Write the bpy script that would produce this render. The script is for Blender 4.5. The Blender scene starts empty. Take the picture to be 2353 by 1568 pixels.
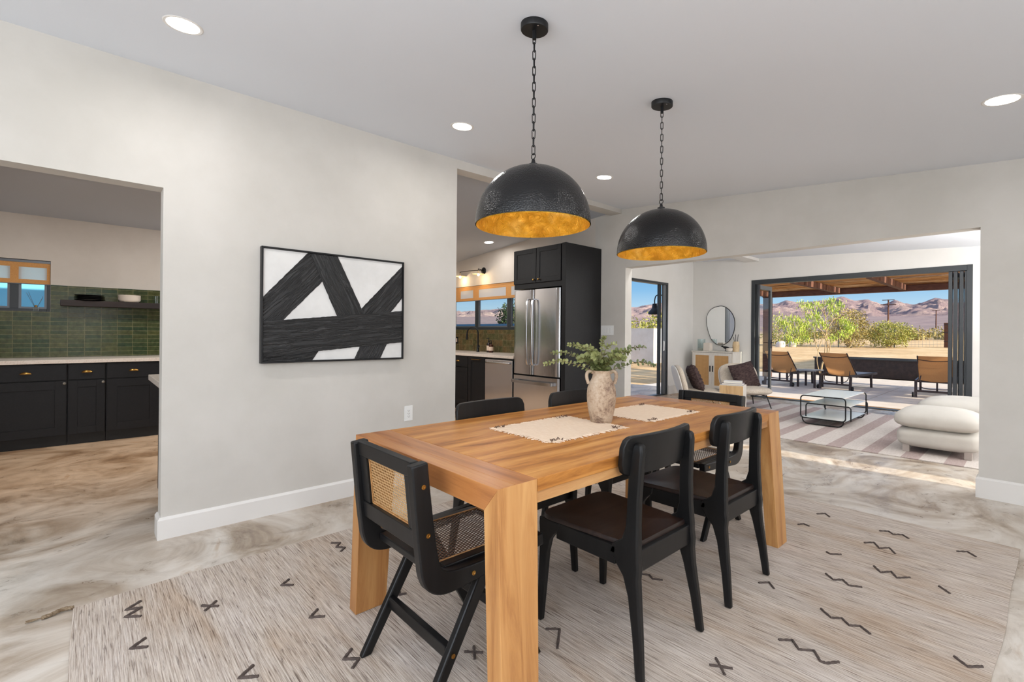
import bpy, bmesh, math, random
from mathutils import Vector, Matrix, noise
R = math.radians
random.seed(7)
scene = bpy.context.scene
col = scene.collection
PI = math.pi

# ------------------------------------------------------------------ materials
def _nodes(name):
    m = bpy.data.materials.new(name); m.use_nodes = True
    nt = m.node_tree
    return m, nt, nt.nodes['Principled BSDF']
def N(nt, t, **kw):
    n = nt.nodes.new(t)
    for k, v in kw.items(): setattr(n, k, v)
    return n
def setin(n, **kw):
    for k, v in kw.items():
        n.inputs[k.replace('_', ' ')].default_value = v
def c4(c): return (c[0], c[1], c[2], 1)
def srgb(r, g, b):
    f = lambda u: (u/255/12.92) if u <= 10 else ((u/255+0.055)/1.055)**2.4
    return (f(r), f(g), f(b))
def ramp(nt, fac, stops):
    n = N(nt, 'ShaderNodeValToRGB')
    e = n.color_ramp.elements
    e[0].position, e[0].color = stops[0][0], c4(stops[0][1])
    e[1].position, e[1].color = stops[-1][0], c4(stops[-1][1])
    for p, c in stops[1:-1]:
        k = e.new(p); k.color = c4(c)
    nt.links.new(fac, n.inputs['Fac'])
    return n.outputs['Color']
def coords(nt, scale=(1, 1, 1), rot=(0, 0, 0)):
    tc = N(nt, 'ShaderNodeTexCoord'); mp = N(nt, 'ShaderNodeMapping')
    mp.inputs['Scale'].default_value = scale; mp.inputs['Rotation'].default_value = rot
    nt.links.new(tc.outputs['Object'], mp.inputs['Vector'])
    return mp.outputs['Vector']
def nz(nt, vec, scale, detail=4, rough=.55, dist=0):
    n = N(nt, 'ShaderNodeTexNoise')
    setin(n, Scale=scale, Detail=detail, Roughness=rough, Distortion=dist)
    nt.links.new(vec, n.inputs['Vector'])
    return n.outputs['Fac']
def bumpit(nt, bs, h, strength, dist=.01):
    b = N(nt, 'ShaderNodeBump'); setin(b, Strength=strength, Distance=dist)
    nt.links.new(h, b.inputs['Height']); nt.links.new(b.outputs['Normal'], bs.inputs['Normal'])
def M(name, c1, c2=None, rough=.5, metal=0, scale=6, stretch=(1, 1, 1), detail=4, lo=.35, hi=.65, bump=0, bscale=None, bdist=.004, spec=.5, coat=0, dist=0, mid=None, roughvar=0):
    m, nt, bs = _nodes(name)
    setin(bs, Roughness=rough, Metallic=metal)
    bs.inputs['Specular IOR Level'].default_value = spec
    bs.inputs['Coat Weight'].default_value = coat
    bs.inputs['Base Color'].default_value = c4(c1)
    if c2 or bump or roughvar:
        v = coords(nt, stretch)
        f = nz(nt, v, scale, detail, .6, dist)
        if c2:
            st = [(lo, c1), (hi, c2)] if mid is None else [(lo, c1), ((lo+hi)/2, mid), (hi, c2)]
            nt.links.new(ramp(nt, f, st), bs.inputs['Base Color'])
        if bump:
            h = nz(nt, v, bscale, 3, .6) if bscale else f
            bumpit(nt, bs, h, bump, bdist)
    return m
def wood(name, a, b, dark, axis='y', rough=.4, scale=1.0, coat=0, bump=.05, spec=.5):
    m, nt, bs = _nodes(name)
    s = {'x': (1.2, 14, 14), 'y': (14, 1.2, 14), 'z': (14, 14, 1.0)}[axis]
    s = tuple(k*scale for k in s)
    v = coords(nt, s)
    f0 = nz(nt, v, 1.6, 8, .68, .6)
    wv = N(nt, 'ShaderNodeTexWave', wave_type='RINGS', rings_direction='SPHERICAL'); setin(wv, Scale=.55, Distortion=5.0, Detail=3.0, Detail_Scale=.6)
    mp = coords(nt, tuple(k*.42 for k in s)); nt.links.new(mp, wv.inputs['Vector'])
    ad = N(nt, 'ShaderNodeMath', operation='MULTIPLY_ADD'); ad.inputs[1].default_value = .13; nt.links.new(wv.outputs['Fac'], ad.inputs[0])
    sb = N(nt, 'ShaderNodeMath', operation='MULTIPLY_ADD'); sb.inputs[1].default_value = .92; sb.inputs[2].default_value = -.02; nt.links.new(f0, sb.inputs[0]); nt.links.new(sb.outputs[0], ad.inputs[2])
    f = ad.outputs[0]
    big = nz(nt, coords(nt, tuple(k*.18 for k in s)), 1.6, 3, .5, 1.0)
    c = ramp(nt, f, [(.3, dark), (.48, a), (.7, b)])
    mx = N(nt, 'ShaderNodeMix', data_type='RGBA', blend_type='MULTIPLY'); mx.inputs[0].default_value = .75
    nt.links.new(c, mx.inputs[6])
    nt.links.new(ramp(nt, big, [(.3, (.72, .66, .6)), (.55, (1, 1, 1))]), mx.inputs[7])
    nt.links.new(mx.outputs[2], bs.inputs['Base Color'])
    setin(bs, Roughness=rough); bs.inputs['Specular IOR Level'].default_value = spec; bs.inputs['Coat Weight'].default_value = coat; bs.inputs['Coat Roughness'].default_value = .25
    bumpit(nt, bs, f, bump, .003)
    return m
def emis(name, c, s):
    m, nt, bs = _nodes(name)
    bs.inputs['Base Color'].default_value = c4(c); bs.inputs['Emission Color'].default_value = c4(c); bs.inputs['Emission Strength'].default_value = s
    return m
def glass(name, tint=(1, 1, 1), refl=1.0):
    m, nt, bs = _nodes(name)
    nt.nodes.remove(bs)
    out = nt.nodes['Material Output']
    t = N(nt, 'ShaderNodeBsdfTransparent'); t.inputs['Color'].default_value = c4(tint)
    g = N(nt, 'ShaderNodeBsdfGlossy'); g.inputs['Roughness'].default_value = .02
    fr = N(nt, 'ShaderNodeLayerWeight'); fr.inputs['Blend'].default_value = .5
    pw = N(nt, 'ShaderNodeMath', operation='POWER'); pw.inputs[1].default_value = 5
    nt.links.new(fr.outputs['Facing'], pw.inputs[0])
    mu = N(nt, 'ShaderNodeMath', operation='MULTIPLY_ADD'); mu.inputs[1].default_value = .6*refl; mu.inputs[2].default_value = .025*refl
    nt.links.new(pw.outputs[0], mu.inputs[0])
    mx = N(nt, 'ShaderNodeMixShader')
    nt.links.new(mu.outputs[0], mx.inputs[0]); nt.links.new(t.outputs[0], mx.inputs[1]); nt.links.new(g.outputs[0], mx.inputs[2])
    nt.links.new(mx.outputs[0], out.inputs['Surface'])
    return m
def tile_mat(name, ux, uz, bw, bh, c1, c2, mortar, off=0, offz=0):
    # stacked tiles; the wall coordinate is ux ('x' or 'y'), rows run up z
    m, nt, bs = _nodes(name)
    tc = N(nt, 'ShaderNodeTexCoord'); sp = N(nt, 'ShaderNodeSeparateXYZ'); cb = N(nt, 'ShaderNodeCombineXYZ')
    nt.links.new(tc.outputs['Object'], sp.inputs[0])
    a1 = N(nt, 'ShaderNodeMath', operation='ADD'); a1.inputs[1].default_value = off
    a2 = N(nt, 'ShaderNodeMath', operation='ADD'); a2.inputs[1].default_value = offz
    nt.links.new(sp.outputs['XYZ'.index(ux.upper())], a1.inputs[0]); nt.links.new(sp.outputs[2], a2.inputs[0])
    nt.links.new(a1.outputs[0], cb.inputs[0]); nt.links.new(a2.outputs[0], cb.inputs[1])
    br = N(nt, 'ShaderNodeTexBrick'); br.offset = 0; br.squash = 1
    setin(br, Scale=1.0, Mortar_Size=.003, Mortar_Smooth=.1, Bias=0, Brick_Width=bw, Row_Height=bh)
    br.inputs['Color1'].default_value = c4(c1); br.inputs['Color2'].default_value = c4(c2); br.inputs['Mortar'].default_value = c4(mortar)
    nt.links.new(cb.outputs[0], br.inputs['Vector'])
    f = nz(nt, tc.outputs['Object'], 22, 4, .6)
    mx = N(nt, 'ShaderNodeMix', data_type='RGBA', blend_type='MULTIPLY'); mx.inputs[0].default_value = 1
    nt.links.new(br.outputs['Color'], mx.inputs[6])
    nt.links.new(ramp(nt, f, [(.3, (.6, .6, .55)), (.7, (1.25, 1.2, 1.1))]), mx.inputs[7])
    nt.links.new(mx.outputs[2], bs.inputs['Base Color'])
    setin(bs, Roughness=.2); bs.inputs['Specular IOR Level'].default_value = .35
    f2 = nz(nt, tc.outputs['Object'], 30, 3, .6)
    ad = N(nt, 'ShaderNodeMath', operation='SUBTRACT'); nt.links.new(f2, ad.inputs[0]); nt.links.new(br.outputs['Fac'], ad.inputs[1])
    bumpit(nt, bs, ad.outputs[0], .35, .004)
    return m
def cane_mat(name, ax, ay, c1, c2, pitch=.0115, gloss=.4):
    m, nt, bs = _nodes(name)
    tc = N(nt, 'ShaderNodeTexCoord'); sp = N(nt, 'ShaderNodeSeparateXYZ')
    nt.links.new(tc.outputs['Object'], sp.inputs[0])
    def mth(op, a, b=None):
        n = N(nt, 'ShaderNodeMath', operation=op)
        for i, k in enumerate((a, b)):
            if k is None: continue
            if isinstance(k, (int, float)): n.inputs[i].default_value = k
            else: nt.links.new(k, n.inputs[i])
        return n.outputs[0]
    u = mth('MULTIPLY', sp.outputs['XYZ'.index(ax)], 1/pitch); v = mth('MULTIPLY', sp.outputs['XYZ'.index(ay)], 1/(pitch*.86))
    row = mth('FLOOR', v); odd = mth('MULTIPLY', mth('MODULO', mth('ABSOLUTE', row), 2), .5)
    fu = mth('SUBTRACT', mth('FRACT', mth('ADD', u, odd)), .5); fv = mth('SUBTRACT', mth('FRACT', v), .5)
    d = mth('SQRT', mth('ADD', mth('MULTIPLY', fu, fu), mth('MULTIPLY', fv, fv)))
    hole = mth('LESS_THAN', d, .30)
    nt.links.new(ramp(nt, d, [(.3, c2), (.5, c1)]), bs.inputs['Base Color'])
    setin(bs, Roughness=gloss)
    t = N(nt, 'ShaderNodeBsdfTransparent'); mx = N(nt, 'ShaderNodeMixShader')
    nt.links.new(hole, mx.inputs[0]); nt.links.new(bs.outputs[0], mx.inputs[1]); nt.links.new(t.outputs[0], mx.inputs[2])
    nt.links.new(mx.outputs[0], nt.nodes['Material Output'].inputs['Surface'])
    bumpit(nt, bs, d, .6, .003)
    return m

MT = {}
MT['wall'] = M('plaster', srgb(200, 196, 189), srgb(211, 207, 201), rough=.75, scale=1.3, detail=6, bump=.04, bscale=14, spec=.25)
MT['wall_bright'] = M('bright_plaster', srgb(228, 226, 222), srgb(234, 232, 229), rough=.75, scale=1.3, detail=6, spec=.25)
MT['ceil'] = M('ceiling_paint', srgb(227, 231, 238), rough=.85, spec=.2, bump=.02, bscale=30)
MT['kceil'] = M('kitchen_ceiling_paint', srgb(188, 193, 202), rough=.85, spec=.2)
MT['trim'] = M('trim_paint', srgb(228, 225, 221), rough=.45)
MT['kwall'] = M('kitchen_plaster', srgb(205, 196, 186), srgb(216, 208, 199), rough=.75, scale=1.3, detail=6, spec=.25)
def floor_mat():
    m, nt, bs = _nodes('stained_concrete')
    v = coords(nt, (1.0, .75, 1), (0, 0, .25))
    a = nz(nt, v, 1.5, 8, .62, 1.8)
    b = nz(nt, coords(nt, (1.9, 1.0, 1), (0, 0, .4)), 3.2, 8, .7, 1.2)
    c = ramp(nt, a, [(.30, srgb(116, 98, 82)), (.41, srgb(164, 148, 130)), (.52, srgb(196, 186, 174)), (.64, srgb(212, 205, 196)), (.74, srgb(172, 146, 116))])
    d = ramp(nt, b, [(.32, (.70, .66, .62)), (.5, (1, 1, 1)), (.7, (1.04, 1.03, 1.02))])
    mx = N(nt, 'ShaderNodeMix', data_type='RGBA', blend_type='MULTIPLY'); mx.inputs[0].default_value = .85
    nt.links.new(c, mx.inputs[6]); nt.links.new(d, mx.inputs[7])
    # the kitchen end of the slab is stained a browner tone
    tc = N(nt, 'ShaderNodeTexCoord'); sp = N(nt, 'ShaderNodeSeparateXYZ'); nt.links.new(tc.outputs['Object'], sp.inputs[0])
    mr = N(nt, 'ShaderNodeMapRange'); setin(mr, From_Min=-3.3, From_Max=-5.2, To_Min=0, To_Max=1); nt.links.new(sp.outputs[0], mr.inputs['Value'])
    m2 = N(nt, 'ShaderNodeMix', data_type='RGBA', blend_type='MULTIPLY'); m2.inputs[7].default_value = (1.0, .77, .57, 1)
    nt.links.new(mr.outputs[0], m2.inputs[0]); nt.links.new(mx.outputs[2], m2.inputs[6])
    nt.links.new(m2.outputs[2], bs.inputs['Base Color'])
    r = N(nt, 'ShaderNodeMapRange'); setin(r, From_Min=.3, From_Max=.7, To_Min=.22, To_Max=.5); nt.links.new(b, r.inputs['Value'])
    nt.links.new(r.outputs[0], bs.inputs['Roughness'])
    bumpit(nt, bs, b, .05, .003)
    return m
MT['floor'] = floor_mat()
MT['oak_y'] = wood('oak_top', srgb(188, 126, 60), srgb(214, 158, 90), srgb(132, 76, 30), 'y', rough=.38, coat=0, spec=.35)
MT['oak_x'] = wood('oak_end', srgb(180, 118, 66), srgb(197, 140, 86), srgb(146, 88, 46), 'x', rough=.33, coat=.2)
MT['oak_z'] = wood('oak_leg', srgb(190, 136, 80), srgb(208, 158, 100), srgb(158, 104, 56), 'z', rough=.4)
MT['oak_apron'] = wood('oak_apron', srgb(190, 140, 88), srgb(210, 166, 112), srgb(150, 100, 56), 'y', rough=.4)
MT['black_wood'] = wood('black_wood', srgb(22, 22, 23), srgb(28, 28, 29), srgb(16, 16, 17), 'z', rough=.36, bump=.02, spec=.3)
MT['seat_wood'] = wood('espresso_seat', srgb(42, 29, 25), srgb(62, 46, 40), srgb(27, 18, 16), 'x', rough=.33, bump=.06)
MT['cane_back'] = cane_mat('cane_back', 'X', 'Z', srgb(196, 158, 110), srgb(156, 112, 64))
MT['cane_seat'] = cane_mat('cane_seat', 'X', 'Y', srgb(96, 66, 48), srgb(62, 40, 30), .0135, gloss=.25)
MT['cane_edge'] = M('cane_spline', srgb(186, 140, 88), srgb(150, 104, 58), rough=.5, scale=40)
MT['brass'] = M('brass', srgb(176, 134, 70), rough=.3, metal=1)
MT['black_metal'] = M('black_metal', (.008, .008, .009), rough=.42, spec=.35)
MT['cab'] = M('black_cabinet_paint', srgb(28, 28, 30), srgb(33, 33, 35), rough=.45, scale=60, bump=.02, spec=.25)
MT['cab_dark'] = M('cabinet_gap', srgb(14, 14, 15), rough=.6)
def steel():
    m, nt, bs = _nodes('stainless_steel')
    v = coords(nt, (1, 1, .02))
    f = nz(nt, v, 300, 2, .5)
    bs.inputs['Base Color'].default_value = c4(srgb(228, 229, 233))
    setin(bs, Metallic=1, Roughness=.2)
    g = nz(nt, coords(nt, (1.6, 1, .35)), 2.2, 2, .5, .4)
    ad = N(nt, 'ShaderNodeMath', operation='MULTIPLY_ADD'); ad.inputs[1].default_value = 14; nt.links.new(g, ad.inputs[0]); nt.links.new(f, ad.inputs[2])
    bumpit(nt, bs, ad.outputs[0], .12, .003)
    return m
MT['steel'] = steel()
MT['chrome'] = M('brushed_handle', srgb(200, 200, 202), rough=.22, metal=1)
MT['nickel'] = M('aged_nickel', srgb(128, 122, 112), rough=.38, metal=.9)
MT['quartz'] = M('speckled_quartz', srgb(228, 216, 204), srgb(206, 190, 176), rough=.25, scale=90, detail=2, lo=.5, hi=.72)
MT['tile_left'] = tile_mat('green_tile', 'y', 'z', .145, .049, srgb(46, 66, 44), srgb(78, 82, 48), srgb(112, 110, 80), off=3.05, offz=.125)
MT['tile_sink'] = tile_mat('olive_tile', 'x', 'z', .10, .10, srgb(92, 90, 62), srgb(114, 94, 66), srgb(122, 112, 86), off=9.0, offz=.105)
MT['shelf'] = wood('dark_shelf', srgb(44, 30, 27), srgb(52, 38, 34), srgb(32, 22, 20), 'y', rough=.5)
MT['alum'] = M('dark_aluminium', srgb(62, 66, 70), rough=.4, metal=.3)
MT['alum_lt'] = M('grey_aluminium', srgb(112, 116, 122), rough=.4, metal=.4)
MT['white_plastic'] = M('white_plastic', srgb(238, 238, 236), rough=.35)
MT['dark_slot'] = M('dark_slot', (.02, .02, .02), rough=.6)
MT['glass'] = glass('window_glass', (.93, .95, .95))
MT['clear_glass'] = glass('clear_glass', (.86, .9, .9), 1.6)
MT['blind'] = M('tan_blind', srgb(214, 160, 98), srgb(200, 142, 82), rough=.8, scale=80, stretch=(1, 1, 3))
def backlit():  # cloth lit through by the window, its brightness put into the colour
    m, nt, bs = _nodes('backlit_blind')
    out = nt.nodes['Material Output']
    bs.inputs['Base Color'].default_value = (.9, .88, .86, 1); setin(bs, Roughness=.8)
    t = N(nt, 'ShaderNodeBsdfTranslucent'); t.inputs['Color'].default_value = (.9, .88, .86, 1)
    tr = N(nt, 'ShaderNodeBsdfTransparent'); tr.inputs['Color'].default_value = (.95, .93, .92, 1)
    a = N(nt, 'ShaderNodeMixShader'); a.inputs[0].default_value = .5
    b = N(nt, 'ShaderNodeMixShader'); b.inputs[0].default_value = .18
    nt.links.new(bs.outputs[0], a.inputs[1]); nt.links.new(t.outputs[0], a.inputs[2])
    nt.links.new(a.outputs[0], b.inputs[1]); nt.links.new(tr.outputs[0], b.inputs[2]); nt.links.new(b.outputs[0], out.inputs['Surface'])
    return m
MT['backlit'] = backlit()
def rug_mat():
    m, nt, bs = _nodes('flatweave_rug')
    v = coords(nt, (6, 210, 1))
    f = nz(nt, v, 1.0, 5, .68, .5)
    v2 = coords(nt, (8, 130, 1)); f2 = nz(nt, v2, 1.0, 3, .6, .4)
    big = nz(nt, coords(nt, (.5, 1.6, 1)), 2.2, 4, .6, .6)
    c = ramp(nt, f, [(.30, srgb(126, 110, 100)), (.45, srgb(184, 170, 157)), (.6, srgb(214, 203, 192))])
    d = ramp(nt, f2, [(.30, (.36, .32, .31)), (.41, (1, 1, 1)), (.8, (1.08, 1.07, 1.06))])
    e = ramp(nt, big, [(.32, (.86, .78, .70)), (.5, (1, 1, 1)), (.68, (1.04, 1.06, 1.10))])
    m1 = N(nt, 'ShaderNodeMix', data_type='RGBA', blend_type='MULTIPLY'); m1.inputs[0].default_value = .85
    m2 = N(nt, 'ShaderNodeMix', data_type='RGBA', blend_type='MULTIPLY'); m2.inputs[0].default_value = 1
    nt.links.new(c, m1.inputs[6]); nt.links.new(d, m1.inputs[7]); nt.links.new(m1.outputs[2], m2.inputs[6]); nt.links.new(e, m2.inputs[7])
    nt.links.new(m2.outputs[2], bs.inputs['Base Color'])
    setin(bs, Roughness=.95); bs.inputs['Specular IOR Level'].default_value = .1
    bumpit(nt, bs, f, .7, .006)
    return m
MT['rug'] = rug_mat()
MT['rug_mark'] = M('dark_yarn', srgb(72, 62, 58), srgb(92, 80, 74), rough=.95, scale=80, bump=.5, bscale=120)
MT['tassel'] = M('braided_yarn', srgb(112, 92, 70), srgb(150, 132, 108), rough=.95, scale=60, bump=.6, bscale=150)
def stripe_rug():
    m, nt, bs = _nodes('striped_rug')
    tc = N(nt, 'ShaderNodeTexCoord'); sp = N(nt, 'ShaderNodeSeparateXYZ'); nt.links.new(tc.outputs['Object'], sp.inputs[0])
    a = N(nt, 'ShaderNodeMath', operation='ADD'); a.inputs[1].default_value = 20*.32+1.88
    mo = N(nt, 'ShaderNodeMath', operation='MODULO'); mo.inputs[1].default_value = .32
    lt = N(nt, 'ShaderNodeMath', operation='LESS_THAN'); lt.inputs[1].default_value = .14
    nt.links.new(sp.outputs[0], a.inputs[0]); nt.links.new(a.outputs[0], mo.inputs[0]); nt.links.new(mo.outputs[0], lt.inputs[0])
    f = nz(nt, coords(nt, (60, 6, 1)), 1.5, 4, .6)
    c1 = ramp(nt, f, [(.3, srgb(192, 182, 175)), (.7, srgb(208, 200, 194))]); c2 = ramp(nt, f, [(.3, srgb(158, 139, 135)), (.7, srgb(176, 160, 155))])
    mx = N(nt, 'ShaderNodeMix', data_type='RGBA'); nt.links.new(lt.outputs[0], mx.inputs[0]); nt.links.new(c1, mx.inputs[6]); nt.links.new(c2, mx.inputs[7])
    nt.links.new(mx.outputs[2], bs.inputs['Base Color']); setin(bs, Roughness=.9)
    return m
MT['stripe_rug'] = stripe_rug()
MT['canvas'] = M('primed_canvas', srgb(218, 217, 215), srgb(230, 229, 227), rough=.8, scale=5, bump=.08, bscale=9)
def paintm(name, ang):
    m, nt, bs = _nodes(name)
    tc = N(nt, 'ShaderNodeTexCoord')
    rt = N(nt, 'ShaderNodeMapping'); rt.inputs['Rotation'].default_value = (-ang, 0, 0); nt.links.new(tc.outputs['Object'], rt.inputs['Vector'])
    sc_ = N(nt, 'ShaderNodeMapping'); sc_.inputs['Scale'].default_value = (1, 2.2, 26); nt.links.new(rt.outputs[0], sc_.inputs['Vector'])
    f = nz(nt, sc_.outputs[0], 1.6, 4, .6, .9)
    h = ramp(nt, f, [(.40, (0, 0, 0)), (.50, (.5, .5, .5)), (.53, (1, 1, 1)), (.58, (.35, .35, .35)), (.75, (.6, .6, .6))])
    nt.links.new(ramp(nt, f, [(.3, srgb(36, 36, 37)), (.7, srgb(56, 56, 57))]), bs.inputs['Base Color'])
    setin(bs, Roughness=.5); bumpit(nt, bs, h, 1.0, .012)
    return m
MT['gold'] = None
def gold():
    m, nt, bs = _nodes('gold_leaf')
    v = coords(nt)
    f = nz(nt, v, 7, 3, .5, .3); h = nz(nt, v, 24, 5, .6, .9)
    nt.links.new(ramp(nt, f, [(.3, srgb(206, 146, 34)), (.55, srgb(230, 176, 52)), (.75, srgb(244, 206, 112))]), bs.inputs['Base Color'])
    setin(bs, Metallic=.3, Roughness=.36); bumpit(nt, bs, h, 1.0, .035)
    return m
MT['gold'] = gold()
def hammered():
    m, nt, bs = _nodes('hammered_black')
    v = coords(nt)
    vo = N(nt, 'ShaderNodeTexVoronoi'); setin(vo, Scale=165.0); nt.links.new(v, vo.inputs['Vector'])
    bs.inputs['Base Color'].default_value = (.006, .006, .0065, 1); setin(bs, Roughness=.24); bs.inputs['Specular IOR Level'].default_value = .42
    bumpit(nt, bs, vo.outputs['Distance'], .42, .003)
    return m
MT['hammered'] = hammered()
def vase_mat():
    m, nt, bs = _nodes('aged_terracotta')
    v = coords(nt)
    f = nz(nt, v, 6.5, 9, .72, .2); g = nz(nt, v, 90, 4, .7)
    ad = N(nt, 'ShaderNodeMath', operation='MULTIPLY_ADD'); ad.inputs[1].default_value = .35; nt.links.new(g, ad.inputs[0]); nt.links.new(f, ad.inputs[2])
    nt.links.new(ramp(nt, ad.outputs[0], [(.49, srgb(200, 183, 163)), (.66, srgb(178, 155, 131)), (.77, srgb(124, 100, 84)), (.92, srgb(84, 68, 60))]), bs.inputs['Base Color'])
    setin(bs, Roughness=.75); bumpit(nt, bs, g, .3, .003)
    return m
MT['vase'] = vase_mat()
MT['euca'] = M('eucalyptus_leaf', srgb(98, 108, 58), srgb(158, 162, 106), rough=.55, scale=25)
MT['euca_dark'] = M('eucalyptus_leaf_dark', srgb(86, 96, 56), srgb(122, 132, 92), rough=.55, scale=25)
MT['stem'] = M('eucalyptus_stem', srgb(110, 96, 66), rough=.7)
MT['mat'] = M('woven_cotton', srgb(228, 204, 178), srgb(240, 220, 198), rough=.95, scale=30, stretch=(1, 6, 1), bump=.4, bscale=140)
MT['tuft'] = M('dark_tuft', srgb(104, 82, 70), rough=.95)
MT['boucle'] = M('boucle', srgb(206, 190, 170), srgb(230, 220, 206), rough=.98, scale=90, bump=.9, bscale=110, bdist=.012, spec=.1)
MT['boucle_back'] = M('white_felt', srgb(226, 222, 216), rough=.95)
MT['pillow'] = M('dark_knit', srgb(58, 46, 46), srgb(92, 76, 74), rough=.95, scale=22, stretch=(1, 1, 2.2), bump=1, bdist=.02, spec=.1)
MT['linen'] = M('ivory_linen', srgb(192, 188, 181), srgb(202, 198, 191), rough=.95, scale=3, bump=.15, bscale=60, spec=.15)
MT['white_lacquer'] = M('white_metal_shelf', srgb(232, 232, 229), rough=.25, spec=.4)
MT['white_wood'] = M('whitewashed_wood', srgb(222, 214, 202), srgb(232, 226, 216), rough=.6, scale=6, stretch=(8, 8, 1))
MT['tan_wood'] = wood('tan_wood', srgb(206, 170, 122), srgb(220, 188, 142), srgb(180, 140, 94), 'z', rough=.5)
def rattan():
    m, nt, bs = _nodes('rattan_web')
    v = coords(nt)
    a = N(nt, 'ShaderNodeTexWave', bands_direction='X'); setin(a, Scale=24.0, Distortion=1.5, Detail=2.0); nt.links.new(v, a.inputs['Vector'])
    b = N(nt, 'ShaderNodeTexWave', bands_direction='Z'); setin(b, Scale=24.0, Distortion=1.5, Detail=2.0); nt.links.new(v, b.inputs['Vector'])
    mx = N(nt, 'ShaderNodeMath', operation='MAXIMUM'); nt.links.new(a.outputs['Fac'], mx.inputs[0]); nt.links.new(b.outputs['Fac'], mx.inputs[1])
    nt.links.new(ramp(nt, mx.outputs[0], [(.35, srgb(150, 104, 58)), (.8, srgb(216, 170, 112))]), bs.inputs['Base Color']); setin(bs, Roughness=.7)
    return m
MT['rattan'] = rattan()
MT['mirror'] = M('mirror_silver', (.9, .92, .92), rough=.01, metal=1)
MT['ceramic'] = M('cream_ceramic', srgb(226, 216, 204), rough=.5)
MT['pot_tan'] = M('tan_pot', srgb(208, 178, 134), srgb(226, 202, 164), rough=.6, scale=14)
MT['book_w'] = M('pale_book', srgb(226, 224, 222), rough=.6)
MT['book_g'] = M('grey_violet_book', srgb(140, 130, 142), rough=.6)
MT['paper'] = M('book_pages', srgb(236, 232, 222), rough=.8)
MT['plate'] = M('black_glaze', srgb(22, 22, 25), rough=.25)
MT['amber'] = M('amber_bottle', srgb(70, 36, 22), rough=.15)
MT['dark_bottle'] = M('dark_bottle', srgb(36, 26, 24), rough=.15)
MT['label'] = M('cream_label', srgb(228, 204, 184), rough=.7)
MT['can_glow'] = emis('downlight_glow', (1, .98, .95), 9.0)
MT['bulb_glow'] = emis('warm_bulb', (1, .82, .55), 5.0)
MT['slab'] = M('patio_concrete', srgb(204, 194, 182), srgb(218, 208, 196), rough=.85, scale=3, detail=6)
MT['reed'] = M('reed_thatch', srgb(120, 80, 46), srgb(236, 196, 140), rough=.9, scale=1.0, stretch=(1.5, 38, 1), detail=5, bump=.8, bdist=.02, mid=srgb(214, 166, 108))
def translucent(key, k):
    m = MT[key]; nt = m.node_tree; bs = nt.nodes['Principled BSDF']
    t = N(nt, 'ShaderNodeBsdfTranslucent'); mx = N(nt, 'ShaderNodeMixShader'); mx.inputs[0].default_value = k
    src = bs.inputs['Base Color']
    if src.is_linked: nt.links.new(src.links[0].from_socket, t.inputs['Color'])
    else: t.inputs['Color'].default_value = src.default_value
    nt.links.new(bs.outputs[0], mx.inputs[1]); nt.links.new(t.outputs[0], mx.inputs[2])
    nt.links.new(mx.outputs[0], nt.nodes['Material Output'].inputs['Surface'])
translucent('reed', .3)
MT['rust'] = M('brown_beam', srgb(84, 52, 40), srgb(112, 72, 52), rough=.8, scale=8, stretch=(1, 6, 6))
MT['sling'] = M('tan_sling', srgb(206, 150, 98), srgb(214, 160, 106), rough=.8, scale=120)
translucent('sling', .5)
MT['lounger'] = M('bronze_frame', srgb(64, 54, 56), rough=.45, metal=.3)
MT['grey_slats'] = M('grey_slats', srgb(150, 150, 152), rough=.6)
MT['planter'] = M('black_planter', srgb(34, 30, 34), srgb(56, 44, 46), rough=.6, scale=9)
MT['stucco'] = M('white_stucco', srgb(226, 220, 214), srgb(214, 206, 198), rough=.9, scale=2)
MT['wall_shade'] = M('blue_shade_wall', srgb(52, 100, 140), rough=.8)  # blue shade on the garden wall, put into its base colour
MT['teal_wall'] = M('teal_painted_wall', srgb(96, 176, 204), rough=.8)
MT['sofa_foot'] = M('grey_wood_foot', srgb(176, 166, 160), rough=.6)
MT['coir'] = M('coir_mat', srgb(176, 120, 56), srgb(206, 150, 82), rough=1, scale=60, bump=1, bscale=90)
MT['bark'] = M('pale_bark', srgb(190, 168, 132), srgb(158, 134, 100), rough=.9, scale=9, stretch=(1, 1, .3))
MT['leaf_lime'] = M('lime_leaf', srgb(134, 164, 46), srgb(200, 210, 92), rough=.6, scale=5)
MT['leaf_olive'] = M('olive_leaf', srgb(134, 122, 62), srgb(176, 158, 90), rough=.7, scale=2)
MT['leaf_green'] = M('desert_leaf', srgb(126, 134, 52), srgb(186, 180, 96), rough=.7, scale=2)
MT['leaf_dark'] = M('evergreen_leaf', srgb(30, 52, 30), srgb(62, 84, 46), rough=.7, scale=2)
MT['post_metal'] = M('fence_post_metal', srgb(104, 112, 116), rough=.5, metal=.3)
MT['rock'] = M('pale_rock', srgb(226, 216, 208), srgb(200, 190, 184), rough=.9, scale=2)
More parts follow.
